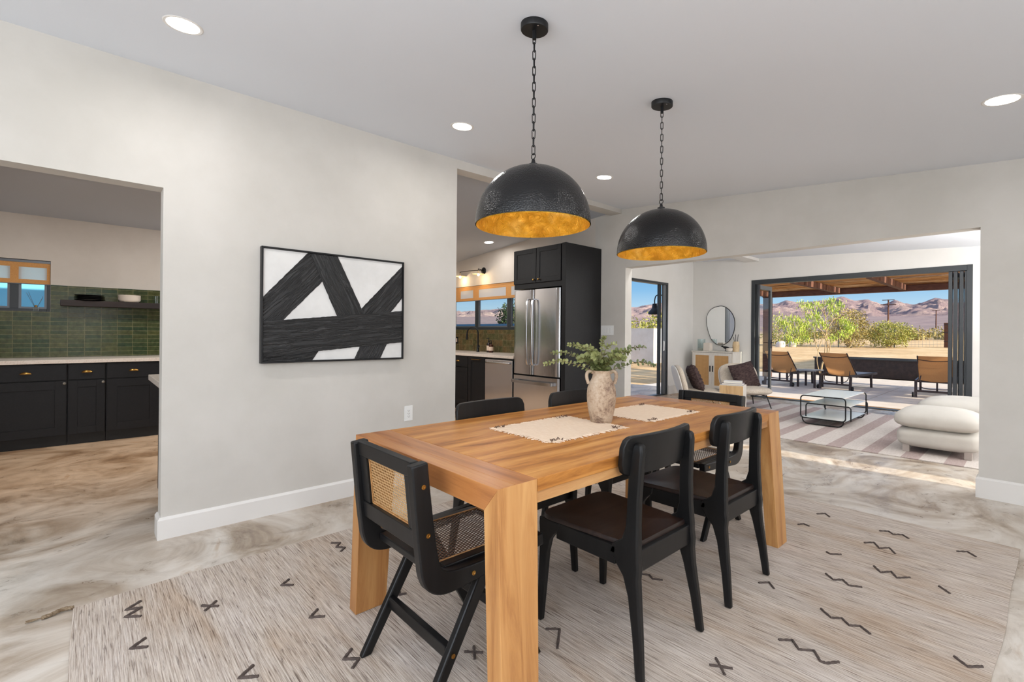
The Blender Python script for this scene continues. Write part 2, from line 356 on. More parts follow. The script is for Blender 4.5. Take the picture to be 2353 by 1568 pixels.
def ground_mat():
    m, nt, bs = _nodes('desert_ground')
    v = coords(nt)
    f = nz(nt, v, .35, 8, .7); g = nz(nt, v, 3.0, 6, .75)
    mx = N(nt, 'ShaderNodeMath', operation='MULTIPLY_ADD'); mx.inputs[1].default_value = .6; nt.links.new(g, mx.inputs[0]); nt.links.new(f, mx.inputs[2])
    c = ramp(nt, mx.outputs[0], [(.55, srgb(166, 138, 102)), (.8, srgb(210, 178, 134)), (1.0, srgb(226, 198, 158))])
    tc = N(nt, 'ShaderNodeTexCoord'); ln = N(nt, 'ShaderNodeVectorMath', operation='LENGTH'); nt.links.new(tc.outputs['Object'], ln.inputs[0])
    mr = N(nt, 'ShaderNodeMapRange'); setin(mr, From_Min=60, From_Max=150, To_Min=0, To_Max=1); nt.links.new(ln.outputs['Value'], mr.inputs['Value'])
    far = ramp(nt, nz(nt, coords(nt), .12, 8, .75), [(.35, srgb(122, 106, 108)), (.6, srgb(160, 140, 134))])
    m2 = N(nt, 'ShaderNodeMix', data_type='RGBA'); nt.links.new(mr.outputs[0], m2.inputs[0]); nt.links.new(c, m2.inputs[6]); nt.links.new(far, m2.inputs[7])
    nt.links.new(m2.outputs[2], bs.inputs['Base Color']); setin(bs, Roughness=.95); bs.inputs['Specular IOR Level'].default_value = .1
    bumpit(nt, bs, g, .6, .08)
    return m
MT['ground'] = ground_mat()
def mountain_mat():
    m, nt, bs = _nodes('rocky_mountain')
    v = coords(nt)
    f = nz(nt, v, .02, 10, .75); g = nz(nt, v, .09, 8, .75)
    a = N(nt, 'ShaderNodeMath', operation='MULTIPLY_ADD'); a.inputs[1].default_value = .6; nt.links.new(g, a.inputs[0]); nt.links.new(f, a.inputs[2])
    c = ramp(nt, a.outputs[0], [(.5, srgb(114, 102, 122)), (.76, srgb(184, 160, 160)), (1.0, srgb(226, 200, 188))])
    nt.links.new(c, bs.inputs['Base Color']); setin(bs, Roughness=1); bs.inputs['Specular IOR Level'].default_value = 0
    bumpit(nt, bs, g, 1.0, 9.0)
    return m
MT['mountain'] = mountain_mat()

# ------------------------------------------------------------------ mesh builder
class MB:
    def __init__(s): s.v = []; s.f = []
    def add(s, vs, fs):
        o = len(s.v); s.v += [tuple(p) for p in vs]; s.f += [tuple(i+o for i in q) for q in fs]; return s
    def box(s, x0, x1, y0, y1, z0, z1):
        vs = [(x0, y0, z0), (x1, y0, z0), (x1, y1, z0), (x0, y1, z0), (x0, y0, z1), (x1, y0, z1), (x1, y1, z1), (x0, y1, z1)]
        return s.add(vs, [(3, 2, 1, 0), (4, 5, 6, 7), (0, 1, 5, 4), (1, 2, 6, 5), (2, 3, 7, 6), (3, 0, 4, 7)])
    def hexa(s, vs):
        return s.add(vs, [(3, 2, 1, 0), (4, 5, 6, 7), (0, 1, 5, 4), (1, 2, 6, 5), (2, 3, 7, 6), (3, 0, 4, 7)])
    def prism(s, poly, axis, a, b):
        n = len(poly)
        def P(p, t):
            return {'x': (t, p[0], p[1]), 'y': (p[0], t, p[1]), 'z': (p[0], p[1], t)}[axis]
        vs = [P(p, a) for p in poly]+[P(p, b) for p in poly]
        fs = [tuple(range(n-1, -1, -1)), tuple(range(n, 2*n))]+[(i, (i+1) % n, (i+1) % n+n, i+n) for i in range(n)]
        return s.add(vs, fs)
    def tube(s, pts, r, n=8, closed=False):
        pts = [Vector(p) for p in pts]; m = len(pts); rr = r if isinstance(r, (list, tuple)) else [r]*m
        vs = []; prev = None
        for i, p in enumerate(pts):
            if closed: t = (pts[(i+1) % m]-pts[i-1])
            else: t = pts[min(i+1, m-1)]-pts[max(i-1, 0)]
            t.normalize()
            if prev is None:
                a = Vector((0, 0, 1)) if abs(t.z) < .9 else Vector((1, 0, 0))
                u = t.cross(a).normalized()
            else:
                u = (prev-t*prev.dot(t)).normalized()
            prev = u; w = t.cross(u)
            for k in range(n):
                q = 2*PI*k/n; vs.append(p+(u*math.cos(q)+w*math.sin(q))*rr[i])
        fs = []
        for i in range(m if closed else m-1):
            j = (i+1) % m
            for k in range(n): fs.append((i*n+k, i*n+(k+1) % n, j*n+(k+1) % n, j*n+k))
        if not closed: fs += [tuple(range(n-1, -1, -1)), tuple(range((m-1)*n, m*n))]
        return s.add(vs, fs)
    def lathe(s, prof, n=32, c=(0, 0, 0)):
        vs = []; fs = []
        for r, z in prof:
            for k in range(n):
                q = 2*PI*k/n; vs.append((c[0]+r*math.cos(q), c[1]+r*math.sin(q), c[2]+z))
        for i in range(len(prof)-1):
            for k in range(n): fs.append((i*n+k, i*n+(k+1) % n, (i+1)*n+(k+1) % n, (i+1)*n+k))
        if prof[0][0] > 1e-5: fs.append(tuple(range(n-1, -1, -1)))
        if prof[-1][0] > 1e-5: fs.append(tuple(range((len(prof)-1)*n, len(prof)*n)))
        return s.add(vs, fs)
    def bar(s, a, b, w, h, up=(0, 0, 1)):
        a = Vector(a); b = Vector(b); t = (b-a).normalized(); up = Vector(up)
        u = t.cross(up).normalized()*(w/2); v = u.cross(t).normalized()*(h/2)
        return s.hexa([a-u-v, a+u-v, b+u-v, b-u-v, a-u+v, a+u+v, b+u+v, b-u+v])
    def loftz(s, secs):
        # secs: (x, y, z, sx, sy), stacked horizontal rectangles
        vs = []; fs = []
        for x, y, z, sx, sy in secs:
            vs += [(x-sx/2, y-sy/2, z), (x+sx/2, y-sy/2, z), (x+sx/2, y+sy/2, z), (x-sx/2, y+sy/2, z)]
        for i in range(len(secs)-1):
            for k in range(4): fs.append((i*4+k, i*4+(k+1) % 4, i*4+4+(k+1) % 4, i*4+4+k))
        fs += [(3, 2, 1, 0), tuple(len(secs)*4-4+k for k in range(4))]
        return s.add(vs, fs)
    def cushion(s, c, h, n=4.0, m=2.6, seg=14, fn=None):
        # superellipsoid from a subdivided cube; h = half sizes
        vs = []; fs = []; idx = {}
        def vert(d):
            k = (round(d[0], 4), round(d[1], 4), round(d[2], 4))
            if k in idx: return idx[k]
            a = (abs(d[0]/h[0])**n+abs(d[1]/h[1])**n)**(m/n)+abs(d[2]/h[2])**m
            r = a**(-1/m)
            p = Vector((d[0]*r, d[1]*r, d[2]*r))
            if fn: p = fn(p)
            idx[k] = len(vs); vs.append(p+Vector(c)); return idx[k]
        for ax in range(3):
            for sg in (-1, 1):
                for i in range(seg):
                    for j in range(seg):
                        q = []
                        for di, dj in ((0, 0), (1, 0), (1, 1), (0, 1)):
                            u = math.tan((2*(i+di)/seg-1)*PI/4); w = math.tan((2*(j+dj)/seg-1)*PI/4)
                            d = [0, 0, 0]; d[ax] = sg*h[ax]; d[(ax+1) % 3] = u*h[(ax+1) % 3]; d[(ax+2) % 3] = w*h[(ax+2) % 3]
                            q.append(vert(d))
                        fs.append(tuple(q if sg > 0 else q[::-1]))
        return s.add(vs, fs)
    def xf(s, mat):
        s.v = [tuple(mat @ Vector(p)) for p in s.v]; return s
    def build(s, name, mat, parent=None, smooth=35, bevel=0, bseg=2, recalc=True):
        me = bpy.data.meshes.new(name); me.from_pydata(s.v, [], s.f); me.update()
        if recalc:
            bm = bmesh.new(); bm.from_mesh(me); bmesh.ops.recalc_face_normals(bm, faces=bm.faces); bm.to_mesh(me); bm.free()
        if smooth:
            me.shade_smooth()
            if smooth < 180: me.set_sharp_from_angle(angle=R(smooth))
        o = bpy.data.objects.new(name, me); col.objects.link(o)
        me.materials.append(MT[mat] if isinstance(mat, str) else mat)
        if parent: o.parent = parent
        if bevel:
            b = o.modifiers.new('bevel', 'BEVEL'); b.width = bevel; b.segments = bseg; b.limit_method = 'ANGLE'; b.angle_limit = R(40)
        return o
def tag(o, label=None, cat=None, group=None, kind=None):
    if label: o['label'] = label
    if cat: o['category'] = cat
    if group: o['group'] = group
    if kind: o['kind'] = kind
    return o
def thing(name, label, cat, loc=(0, 0, 0), rz=0, group=None):
    o = bpy.data.objects.new(name, None); col.objects.link(o); o.empty_display_size = .1
    o.location = loc; o.rotation_euler = (0, 0, rz)
    return tag(o, label, cat, group)
def struct(name, mb, mat, label, cat, parent=None, **kw):
    o = mb.build(name, mat, parent, **kw)
    return tag(o, label, cat, kind='structure')
def dup(o, loc, rz, label, parent=None):
    c = o.copy(); col.objects.link(c)
    if parent is None:
        c.location = loc; c.rotation_euler = (0, 0, rz); c['label'] = label
    else: c.parent = parent
    for ch in list(o.children): dup(ch, None, None, None, c)
    return c
def arc(c, r, a0, a1, n, plane='xz', off=0):
    out = []
    for i in range(n+1):
        a = R(a0+(a1-a0)*i/n); u, v = c[0]+r*math.cos(a), c[1]+r*math.sin(a)
        out.append({'xz': (u, off, v), 'yz': (off, u, v), 'xy': (u, v, off)}[plane])
    return out
def rpoly(pts, r, n=5):
    out = []; m = len(pts)
    for i in range(m):
        p = Vector(pts[i]); a = (Vector(pts[i-1])-p); b = (Vector(pts[(i+1) % m])-p)
        rr = r[i] if isinstance(r, (list, tuple)) else r
        if rr <= 0: out.append(tuple(p)); continue
        k = min(rr, a.length*.49, b.length*.49)
        p0 = p+a.normalized()*k; p1 = p+b.normalized()*k
        for j in range(n+1):
            t = j/n; out.append(tuple(p0*(1-t)**2+p*2*t*(1-t)+p1*t*t))
    return out
def smoothpath(pts, n=6, closed=False):
    P = [Vector(p) for p in pts]; out = []; m = len(P)
    rng = range(m if closed else m-1)
    for i in rng:
        g = lambda k: P[k % m] if closed else P[max(0, min(m-1, k))]
        p0, p1, p2, p3 = g(i-1), g(i), g(i+1), g(i+2)
        for j in range(n):
            t = j/n
            out.append(.5*((2*p1)+(p2-p0)*t+(2*p0-5*p1+4*p2-p3)*t*t+(3*p1-p0-3*p2+p3)*t**3))
    if not closed: out.append(P[-1])
    return out
def ribbon(cl, ws):
    cl = [Vector(p) for p in cl]; L = []; Rr = []
    for i, p in enumerate(cl):
        t = (cl[min(i+1, len(cl)-1)]-cl[max(i-1, 0)]).normalized(); n = Vector((-t.y, t.x))
        w = ws[i]/2; L.append(tuple(p+n*w)); Rr.append(tuple(p-n*w))
    return L+Rr[::-1]

# ------------------------------------------------------------------ camera
F, YAW, PITCH, ROLL, SY = 1089.57, 0.838114, 0.001084, 0.008709, -19.418
cam = bpy.data.cameras.new('camera'); co = bpy.data.objects.new('camera', cam); col.objects.link(co)
cam.sensor_width = 36; cam.sensor_fit = 'HORIZONTAL'; cam.lens = 36*F/2353
cam.shift_y = SY/2353; cam.clip_start = .05; cam.clip_end = 5000
fw = Vector((-math.sin(YAW), math.cos(YAW), 0)); ri = Vector((math.cos(YAW), math.sin(YAW), 0)); up = Vector((0, 0, 1))
f2 = fw*math.cos(PITCH)+up*math.sin(PITCH); u2 = up*math.cos(PITCH)-fw*math.sin(PITCH)
r3 = ri*math.cos(ROLL)+u2*math.sin(ROLL); u3 = u2*math.cos(ROLL)-ri*math.sin(ROLL)
mw = Matrix((r3, u3, -f2)).transposed().to_4x4(); mw.translation = (0, 0, 1.21)
co.matrix_world = mw
scene.camera = co
scene.view_settings.view_transform = 'Standard'
scene.view_settings.look = 'None'
scene.view_settings.exposure = 0
scene.cycles.use_denoising = True
scene.cycles.sample_clamp_indirect = 6
scene.cycles.adaptive_threshold = .08
scene.cycles.max_bounces = 6
scene.cycles.diffuse_bounces = 4
scene.cycles.glossy_bounces = 4

# ------------------------------------------------------------------ world and sun
w = bpy.data.worlds.new('world'); scene.world = w; w.use_nodes = True
nt = w.node_tree; bg = nt.nodes['Background']
tc = N(nt, 'ShaderNodeTexCoord'); sp = N(nt, 'ShaderNodeSeparateXYZ'); nt.links.new(tc.outputs['Generated'], sp.inputs[0])
nt.links.new(ramp(nt, sp.outputs[2], [(.0, srgb(206, 226, 238)), (.05, srgb(186, 220, 242)), (.09, srgb(140, 194, 236)), (.16, srgb(100, 166, 224)), (.34, (.46, .66, 1.0)), (.7, (.62, .78, 1.12))]), bg.inputs['Color'])
bg.inputs['Strength'].default_value = 1.0
sun = bpy.data.lights.new('sun', 'SUN'); sun.energy = 9.0; sun.angle = R(.8); sun.color = (1, .88, .70)
so = bpy.data.objects.new('sun', sun); col.objects.link(so)
sd = Vector((.94, .05, .345)).normalized()
so.rotation_euler = sd.to_track_quat('Z', 'Y').to_euler()

# ------------------------------------------------------------------ room shell
XW = -3.388           # picture wall face
def ceil_z(x, y):
    t = max(0, min(1, (y-2.3)/2.73)); return 2.713-.0815*(x+3.39)+.062*t
BY = 5.03             # back wall face
LX, LY = -5.0, 9.75   # living room left wall, far wall
KX = -7.42            # kitchen left wall

struct('floor', MB().box(-7.6, 2.6, -2.8, 9.86, -.12, 0), 'floor', 'stained and polished beige concrete floor running through the rooms', 'floor', smooth=0)
g = MB(); nx, ny = 2, 24; xs = [XW-.17, 2.5]; ys = [-2.7+i*(BY+2.7)/ny for i in range(ny+1)]
vs = [(x, y, ceil_z(x, y)) for x in xs for y in ys]+[(x, y, ceil_z(x, y)+.05) for x in xs for y in ys]
n1 = ny+1; fs = []
for j in range(ny):
    fs.append((j, j+1, n1+j+1, n1+j)); fs.append((2*n1+j, 2*n1+j+1, 3*n1+j+1, 3*n1+j))
g.add(vs, fs); struct('ceiling', g, 'ceil', 'smooth sloping grey white ceiling over the dining table', 'ceiling', smooth=30)
# kitchen ceiling slopes the other way
def kz(x): return 2.785+.083*(x+3.55)
g = MB(); g.hexa([(KX-.1, -2.7, kz(KX-.1)), (-3.45, -2.7, kz(-3.45)), (-3.45, BY, kz(-3.45)), (KX-.1, BY, kz(KX-.1)), (KX-.1, -2.7, kz(KX)+.05), (-3.45, -2.7, kz(-3.45)+.05), (-3.45, BY, kz(-3.45)+.05), (KX-.1, BY, kz(KX)+.05)])
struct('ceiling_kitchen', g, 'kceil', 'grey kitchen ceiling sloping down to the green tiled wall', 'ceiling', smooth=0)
def lz(x): return 2.775-.0515*(x+5)
g = MB(); g.hexa([(-5.1, BY+.06, lz(-5.1)), (2.5, BY+.06, lz(2.5)), (2.5, 9.86, lz(2.5)), (-5.1, 9.86, lz(-5.1)), (-5.1, BY+.06, lz(-5.1)+.05), (2.5, BY+.06, lz(2.5)+.05), (2.5, 9.86, lz(2.5)+.05), (-5.1, 9.86, lz(-5.1)+.05)])
struct('ceiling_living', g, 'ceil', 'white sloping ceiling of the living room beyond the opening', 'ceiling', smooth=0)

# picture wall: header over left opening, solid panel, far header
T = .125
g = MB()
g.box(XW-T, XW, .33, 2.391, 0, 2.86)
g.box(XW-T, XW, -1.6, .33, 2.033, 2.86)
g.box(XW-T, XW, -2.7, -1.6, 0, 2.86)
struct('wall_picture', g, 'wall', 'off white plaster wall carrying the black and white painting', 'wall', smooth=0)
g = MB()
g.hexa([(XW-.13, 2.391, 2.637), (XW, 2.391, 2.637), (-3.535, BY, 2.735), (-3.70, BY, 2.735), (XW-.13, 2.391, 2.9), (XW, 2.391, 2.9), (-3.535, BY, 2.95), (-3.70, BY, 2.95)])
struct('trim_ridge_beam', g, 'wall', 'white ridge beam spanning the kitchen opening', 'beam', smooth=0)
# back wall with the wide opening to the living room, and the kitchen sink wall in the same plane
OT = 2.043
g = MB()
WT = .135
KW0, KW1, KWB, KWT = -7.30, -5.25, 1.262, 2.028
g.box(-3.95, -3.472, BY, BY+WT, 0, 2.9)
g.box(-3.472, -.30, BY, BY+WT, OT, 2.9)
g.box(-.30, 2.5, BY, BY+WT, 0, 2.9)
struct('wall_back', g, 'wall', 'off white plaster back wall around the wide living room opening', 'wall', smooth=0)
g = MB()
g.box(-7.55, KW0, BY, BY+WT, 0, 2.9); g.box(KW1, -3.95, BY, BY+WT, 0, 2.9)
g.box(KW0, KW1, BY, BY+WT, 0, KWB); g.box(KW0, KW1, BY, BY+WT, KWT, 2.9)
struct('wall_sink', g, 'kwall', 'cream kitchen wall behind the sink window and sconce', 'wall', smooth=0)
# kitchen left wall
W0, W1, WB, WTp = -1.35, -.294, 1.405, 1.972
g = MB()
g.box(KX-.13, KX, W1, BY, 0, 2.7); g.box(KX-.13, KX, -2.7, W0, 0, 2.7)
g.box(KX-.13, KX, W0, W1, 0, WB); g.box(KX-.13, KX, W0, W1, WTp, 2.7)
struct('wall_kitchen_left', g, 'kwall', 'kitchen wall above the green tile backsplash', 'wall', smooth=0)
struct('wall_backsplash_green', MB().box(KX, KX+.012, W1+.002, BY, .895, 1.705).box(KX, KX+.012, -2.6, W1+.002, .895, 1.404), 'tile_left', 'glossy green stacked tile backsplash under the floating shelf', 'tile backsplash', smooth=0)
struct('wall_backsplash_olive', MB().box(KX+.012, -4.8, BY-.012, BY, .895, 1.262), 'tile_sink', 'olive square tile backsplash behind the sink tap', 'tile backsplash', smooth=0)
# living room shell
g = MB()
g.box(LX-.13, LX, BY+WT, 6.2, 0, 2.9); g.box(LX-.13, LX, 8.72, 9.88, 0, 2.9); g.box(LX-.13, LX, 6.2, 8.72, 2.245, 2.9)
struct('wall_living_left', g, 'wall_bright', 'white living room wall beside the sliding door', 'wall', smooth=0)
g = MB(); AX0, AX1, AZ = -3.79, -.658, 2.288
g.box(LX, AX0, LY, LY+.13, 0, 2.9); g.box(AX1, 2.5, LY, LY+.13, 0, 2.9); g.box(AX0, AX1, LY, LY+.13, AZ, 2.9)
struct('wall_living_far', g, 'wall_bright', 'white living room wall around the folding patio doors', 'wall', smooth=0)
g = MB(); g.box(2.0, 2.12, BY+WT, 5.40, 0, 2.9).box(2.0, 2.12, 5.66, 9.75, 0, 2.9).box(2.0, 2.12, 5.40, 5.66, 2.2, 2.9).box(2.0, 2.12, 5.40, 5.66, 0, .25)
struct('wall_living_right', g, 'wall_bright', 'white right wall of the living room with a tall window', 'wall', smooth=0)
g = MB(); g.box(-3.90, -3.66, BY+WT, LY, 2.655, 2.80)
struct('trim_living_beam', g, 'trim', 'white beam under the living room ceiling', 'beam', smooth=0)
# rear and right walls of the dining room, out of view; the rear one has a window
g = MB(); g.box(2.4, 2.52, -2.7, BY, 0, 2.8)
struct('wall_right', g, 'wall', 'right dining room wall', 'wall', smooth=0)
g = MB(); g.box(KX, -2.6, -2.8, -2.7, 0, 2.9).box(1.6, 2.5, -2.8, -2.7, 0, 2.9).box(-2.6, 1.6, -2.8, -2.7, 0, .7).box(-2.6, 1.6, -2.8, -2.7, 2.2, 2.95)
struct('wall_rear', g, 'wall', 'rear wall behind the camera with a wide window', 'wall', smooth=0)

# baseboards
def bb(pts, h, t, name, label):
    # polyline in plan, board stands to the left of the direction of travel
    g = MB()
    P = [Vector(p) for p in pts]; out = []
    for i, p in enumerate(P):
        ns = []
        if i > 0: d = (P[i]-P[i-1]).normalized(); ns.append(Vector((-d.y, d.x)))
        if i < len(P)-1: d = (P[i+1]-P[i]).normalized(); ns.append(Vector((-d.y, d.x)))
        n = sum(ns, Vector((0, 0))); n = n/ (n.length**2) * (1 if len(ns) == 1 else 2) if n.length else ns[0]
        out.append(p+n*t)
    for i in range(len(P)-1):
        a, b, c, d = P[i], P[i+1], out[i+1], out[i]
        e, f = out[i]*.35+P[i]*.65, out[i+1]*.35+P[i+1]*.65
        hs = h-.014
        vs = [(a.x, a.y, 0), (b.x, b.y, 0), (c.x, c.y, 0), (d.x, d.y, 0), (a.x, a.y, h), (b.x, b.y, h), (f.x, f.y, h), (e.x, e.y, h), (d.x, d.y, hs), (c.x, c.y, hs)]
        g.add(vs, [(0, 1, 2, 3), (0, 4, 5, 1), (4, 7, 6, 5), (7, 8, 9, 6), (8, 3, 2, 9), (0, 3, 8, 7, 4), (1, 5, 6, 9, 2)])
    return struct(name, g, 'trim', label, 'baseboard', smooth=0)
bb([(XW, 2.391), (XW, .33), (XW-T, .33)][::-1], .125, -.016, 'baseboard_picture', 'white baseboard under the painting wall')
bb([(2.4, BY), (-.30, BY), (-.30, BY+WT)], .155, .016, 'baseboard_back', 'white baseboard right of the living room opening')
bb([(LX, 8.74), (LX, LY)], .19, -.016, 'baseboard_living', 'white baseboard beside the sliding door')

# ------------------------------------------------------------------ dining rug
RX0, RX1, RY0, RY1 = -2.805, -.085, -.035, 3.955
def rug_z(x, y):
    s = max(0, min(1, (x+1.35)/.5))*max(0, min(1, (y-.9)/.4))
    wv = noise.noise(Vector((x*.9, y*5.0, 3)))
    edge = min(1, (x-RX0)/.1, (RX1-x)/.02+.2, (y-RY0)/.1, (RY1-y)/.1)
    return .009+max(0, min(edge, 1))*max(0, wv)*(.006+.018*s)
t = thing('area_rug', 'large beige flatwoven rug with dark zigzag marks under the dining table', 'rug', (0, 0, 0))
g = MB(); nx, ny = 90, 220; vs = []; fs = []
def edgewob(y): return .006*noise.noise(Vector((y*3, 1, 0)))-.06*max(0, (y-2.6)/1.4)*0
for i in range(nx+1):
    for j in range(ny+1):
        y = RY0+(RY1-RY0)*j/ny
        x0 = RX0+.03*max(0, 1-abs(y-.0)/.5)**2; x1 = RX1+.022-.042*max(0, 3.95-y)/1.6*(1 if y > 2.35 else 1.6/max(.01, 3.95-y))+.012*noise.noise(Vector((y*1.6, 5, 0)))
        x = x0+(x1-x0)*i/nx; yy = y+.012*noise.noise(Vector((x*1.2, 9, y*.1)))
        vs.append((x, yy, rug_z(x, y)))
for i in range(nx):
    for j in range(ny):
        a = i*(ny+1)+j; fs.append((a, a+ny+1, a+ny+2, a+1))
g.add(vs, fs)
rim = [i*(ny+1) for i in range(nx+1)]+[nx*(ny+1)+j for j in range(1, ny+1)]+[i*(ny+1)+ny for i in range(nx-1, -1, -1)]+[j for j in range(ny-1, 0, -1)]
o = len(g.v); g.v += [(g.v[k][0], g.v[k][1], .001) for k in rim]; m = len(rim)
g.f += [(rim[k], rim[(k+1) % m], o+(k+1) % m, o+k) for k in range(m)]
g.build('woven_field', 'rug', t, smooth=60)
MARKS = [[(-2.673, 1.041), (-2.643, 1.081), (-2.604, 1.044), (-2.567, 1.078), (-2.536, 1.041)], [(-2.413, 0.739), (-2.381, 0.695), (-2.345, 0.737)], [(-2.431, 0.384), (-2.38, 0.439)], [(-2.432, 0.44), (-2.378, 0.388)], [(-2.649, 0.191), (-2.606, 0.138), (-2.584, 0.188), (-2.544, 0.132), (-2.508, 0.182)], [(-2.074, 0.753), (-2.035, 0.707), (-2.002, 0.757)], [(-2.318, 0.183), (-2.278, 0.135), (-2.248, 0.184)], [(-1.73, 0.756), (-1.695, 0.71), (-1.661, 0.754), (-1.629, 0.715)], [(-1.877, 0.456), (-1.841, 0.403), (-1.805, 0.455)], [(-1.984, 1.062), (-2.0, 1.101), (-1.942, 1.072), (-1.931, 1.101)], [(-1.434, 1.064), (-1.384, 1.114)], [(-1.436, 1.11), (-1.376, 1.069)], [(-1.331, 1.395), (-1.294, 1.438), (-1.219, 1.342)], [(-0.992, 3.659), (-0.955, 3.703), (-0.919, 3.663)], [(-1.016, 3.366), (-0.995, 3.401), (-0.959, 3.386)], [(-0.651, 3.643), (-0.613, 3.681), (-0.584, 3.644), (-0.546, 3.681), (-0.511, 3.639)], [(-0.669, 3.351), (-0.632, 3.394), (-0.595, 3.334), (-0.559, 3.377), (-0.522, 3.319)], [(-0.782, 3.062), (-0.761, 3.048), (-0.719, 3.089)], [(-0.301, 3.629), (-0.262, 3.67), (-0.223, 3.62)], [(-0.569, 3.063), (-0.531, 3.009), (-0.497, 3.058), (-0.466, 3.004), (-0.422, 3.054)], [(-0.713, 2.783), (-0.669, 2.74), (-0.64, 2.777), (-0.605, 2.736), (-0.559, 2.764)], [(-0.901, 2.43), (-0.87, 2.474), (-0.832, 2.432)], [(-0.315, 3.053), (-0.272, 3.007)], [(-0.634, 2.41), (-0.583, 2.36), (-0.554, 2.397), (-0.518, 2.356), (-0.489, 2.389), (-0.447, 2.353)], [(-0.677, 2.029), (-0.642, 2.075), (-0.605, 2.025), (-0.565, 2.064), (-0.53, 2.012), (-0.512, 2.016), (-0.484, 2.06)], [(-0.207, 2.432), (-0.167, 2.393), (-0.131, 2.436)], [(-0.788, 1.68), (-0.725, 1.725)], [(-0.79, 1.735), (-0.73, 1.674)], [(-1.324, 2.073), (-1.292, 2.096), (-1.258, 2.074), (-1.222, 2.102)]]
for i, mk in enumerate(MARKS):
    g = MB(); path = []
    for a, b in zip(mk[:-1], mk[1:]):
        for k in range(6): path.append((a[0]+(b[0]-a[0])*k/6, a[1]+(b[1]-a[1])*k/6))
    path.append(mk[-1])
    wd = .0062 if mk[0][0] < -1.5 else .0052
    g.tube([(x, y, rug_z(x, y)+.0015) for x, y in path], [wd*(1+.15*math.sin(k*2.1)) for k in range(len(path))], 6)
    g.build('yarn_mark', 'rug_mark', t)
g = MB(); pa = [(-2.778, -.03, .01), (-2.785, -.065, .012), (-2.77, -.1, .010), (-2.766, -.125, .009)]
sp_ = smoothpath(pa, 8)
for ph in (0, 2.1, 4.2):
    g.tube([(p.x+.006*math.cos(i*.75+ph), p.y, p.z+.004*math.sin(i*.75+ph)) for i, p in enumerate(sp_)], .0045, 6)
for k in range(9): g.tube([(-2.766, -.125, .009), (-2.768+random.uniform(-.018, .016), -.165+random.uniform(-.012, .01), .006)], .0016, 4)
tag(g.build('corner_tassel', 'tassel', t), 'braided yarn tassel at the rug corner')

# ------------------------------------------------------------------ dining table
TX0, TX1, TY0, TY1, TZ = -1.952, -1.013, .863, 3.008, .77
TH, LW, LT = .075, .157, .062
t = thing('dining_table', 'large oak dining table with thick splayed legs on the beige rug', 'table', (0, 0, 0))
MTIN = .0015
g = MB(); g.box(TX0, TX1, TY0+LW+MTIN, TY1-LW-MTIN, TZ-.040, TZ); g.build('tabletop', 'oak_y', t, smooth=0, bevel=.002)
for ya, yb in ((TY0, TY0+LW), (TY1-LW, TY1)):
    g = MB()
    mid = ya+.066 if ya < 1.5 else yb-.066
    for p, q in ((ya, mid-.0005), (mid+.0005, yb)):
        g.prism([(TX0, TZ), (TX0+LT, TZ-TH), (TX1-LT, TZ-TH), (TX1, TZ)], 'y', p, q)
    g.build('end_board', 'oak_x', t, smooth=0, bevel=.001)
for xa, xb in ((TX0+.004, TX0+.06), (TX1-.06, TX1-.004)):
    MB().box(xa, xb, TY0+LW, TY1-LW, TZ-TH, TZ-.0402).build('apron', 'oak_apron', t, smooth=0)
def table_leg(xs, ys):
    xo = TX0 if xs < 0 else TX1; xi = xo-xs*LT
    y0, y1 = (TY0, TY0+LW) if ys < 0 else (TY1-LW, TY1)
    fx = xs*.038; fy = -.004 if ys < 0 else .034
    zf = .010
    g = MB()
    def q(x, y, z, k): return (x+fx*k, y+fy*k, z)
    def wob(y, k): return y+( -.0 if ys < 0 else 0)
    sh = .018    # the foot is a little narrower along the table
    yA0, yA1 = (y0, y1-sh) if ys < 0 else (y0+sh, y1)
    vs = [q(xo, yA0, zf, 1), q(xi, yA0, zf, 1), q(xi, yA1, zf, 1), q(xo, yA1, zf, 1),
          (xo, y0, TZ), (xi, y0, TZ-TH), (xi, y1, TZ-TH), (xo, y1, TZ)]
    e = .0006
    vs = [(a-(0), b, c) for a, b, c in vs]
    g.hexa(vs); g.build('leg', 'oak_z', t, smooth=0, bevel=.0015)
for xs in (-1, 1):
    for ys in (-1, 1): table_leg(xs, ys)

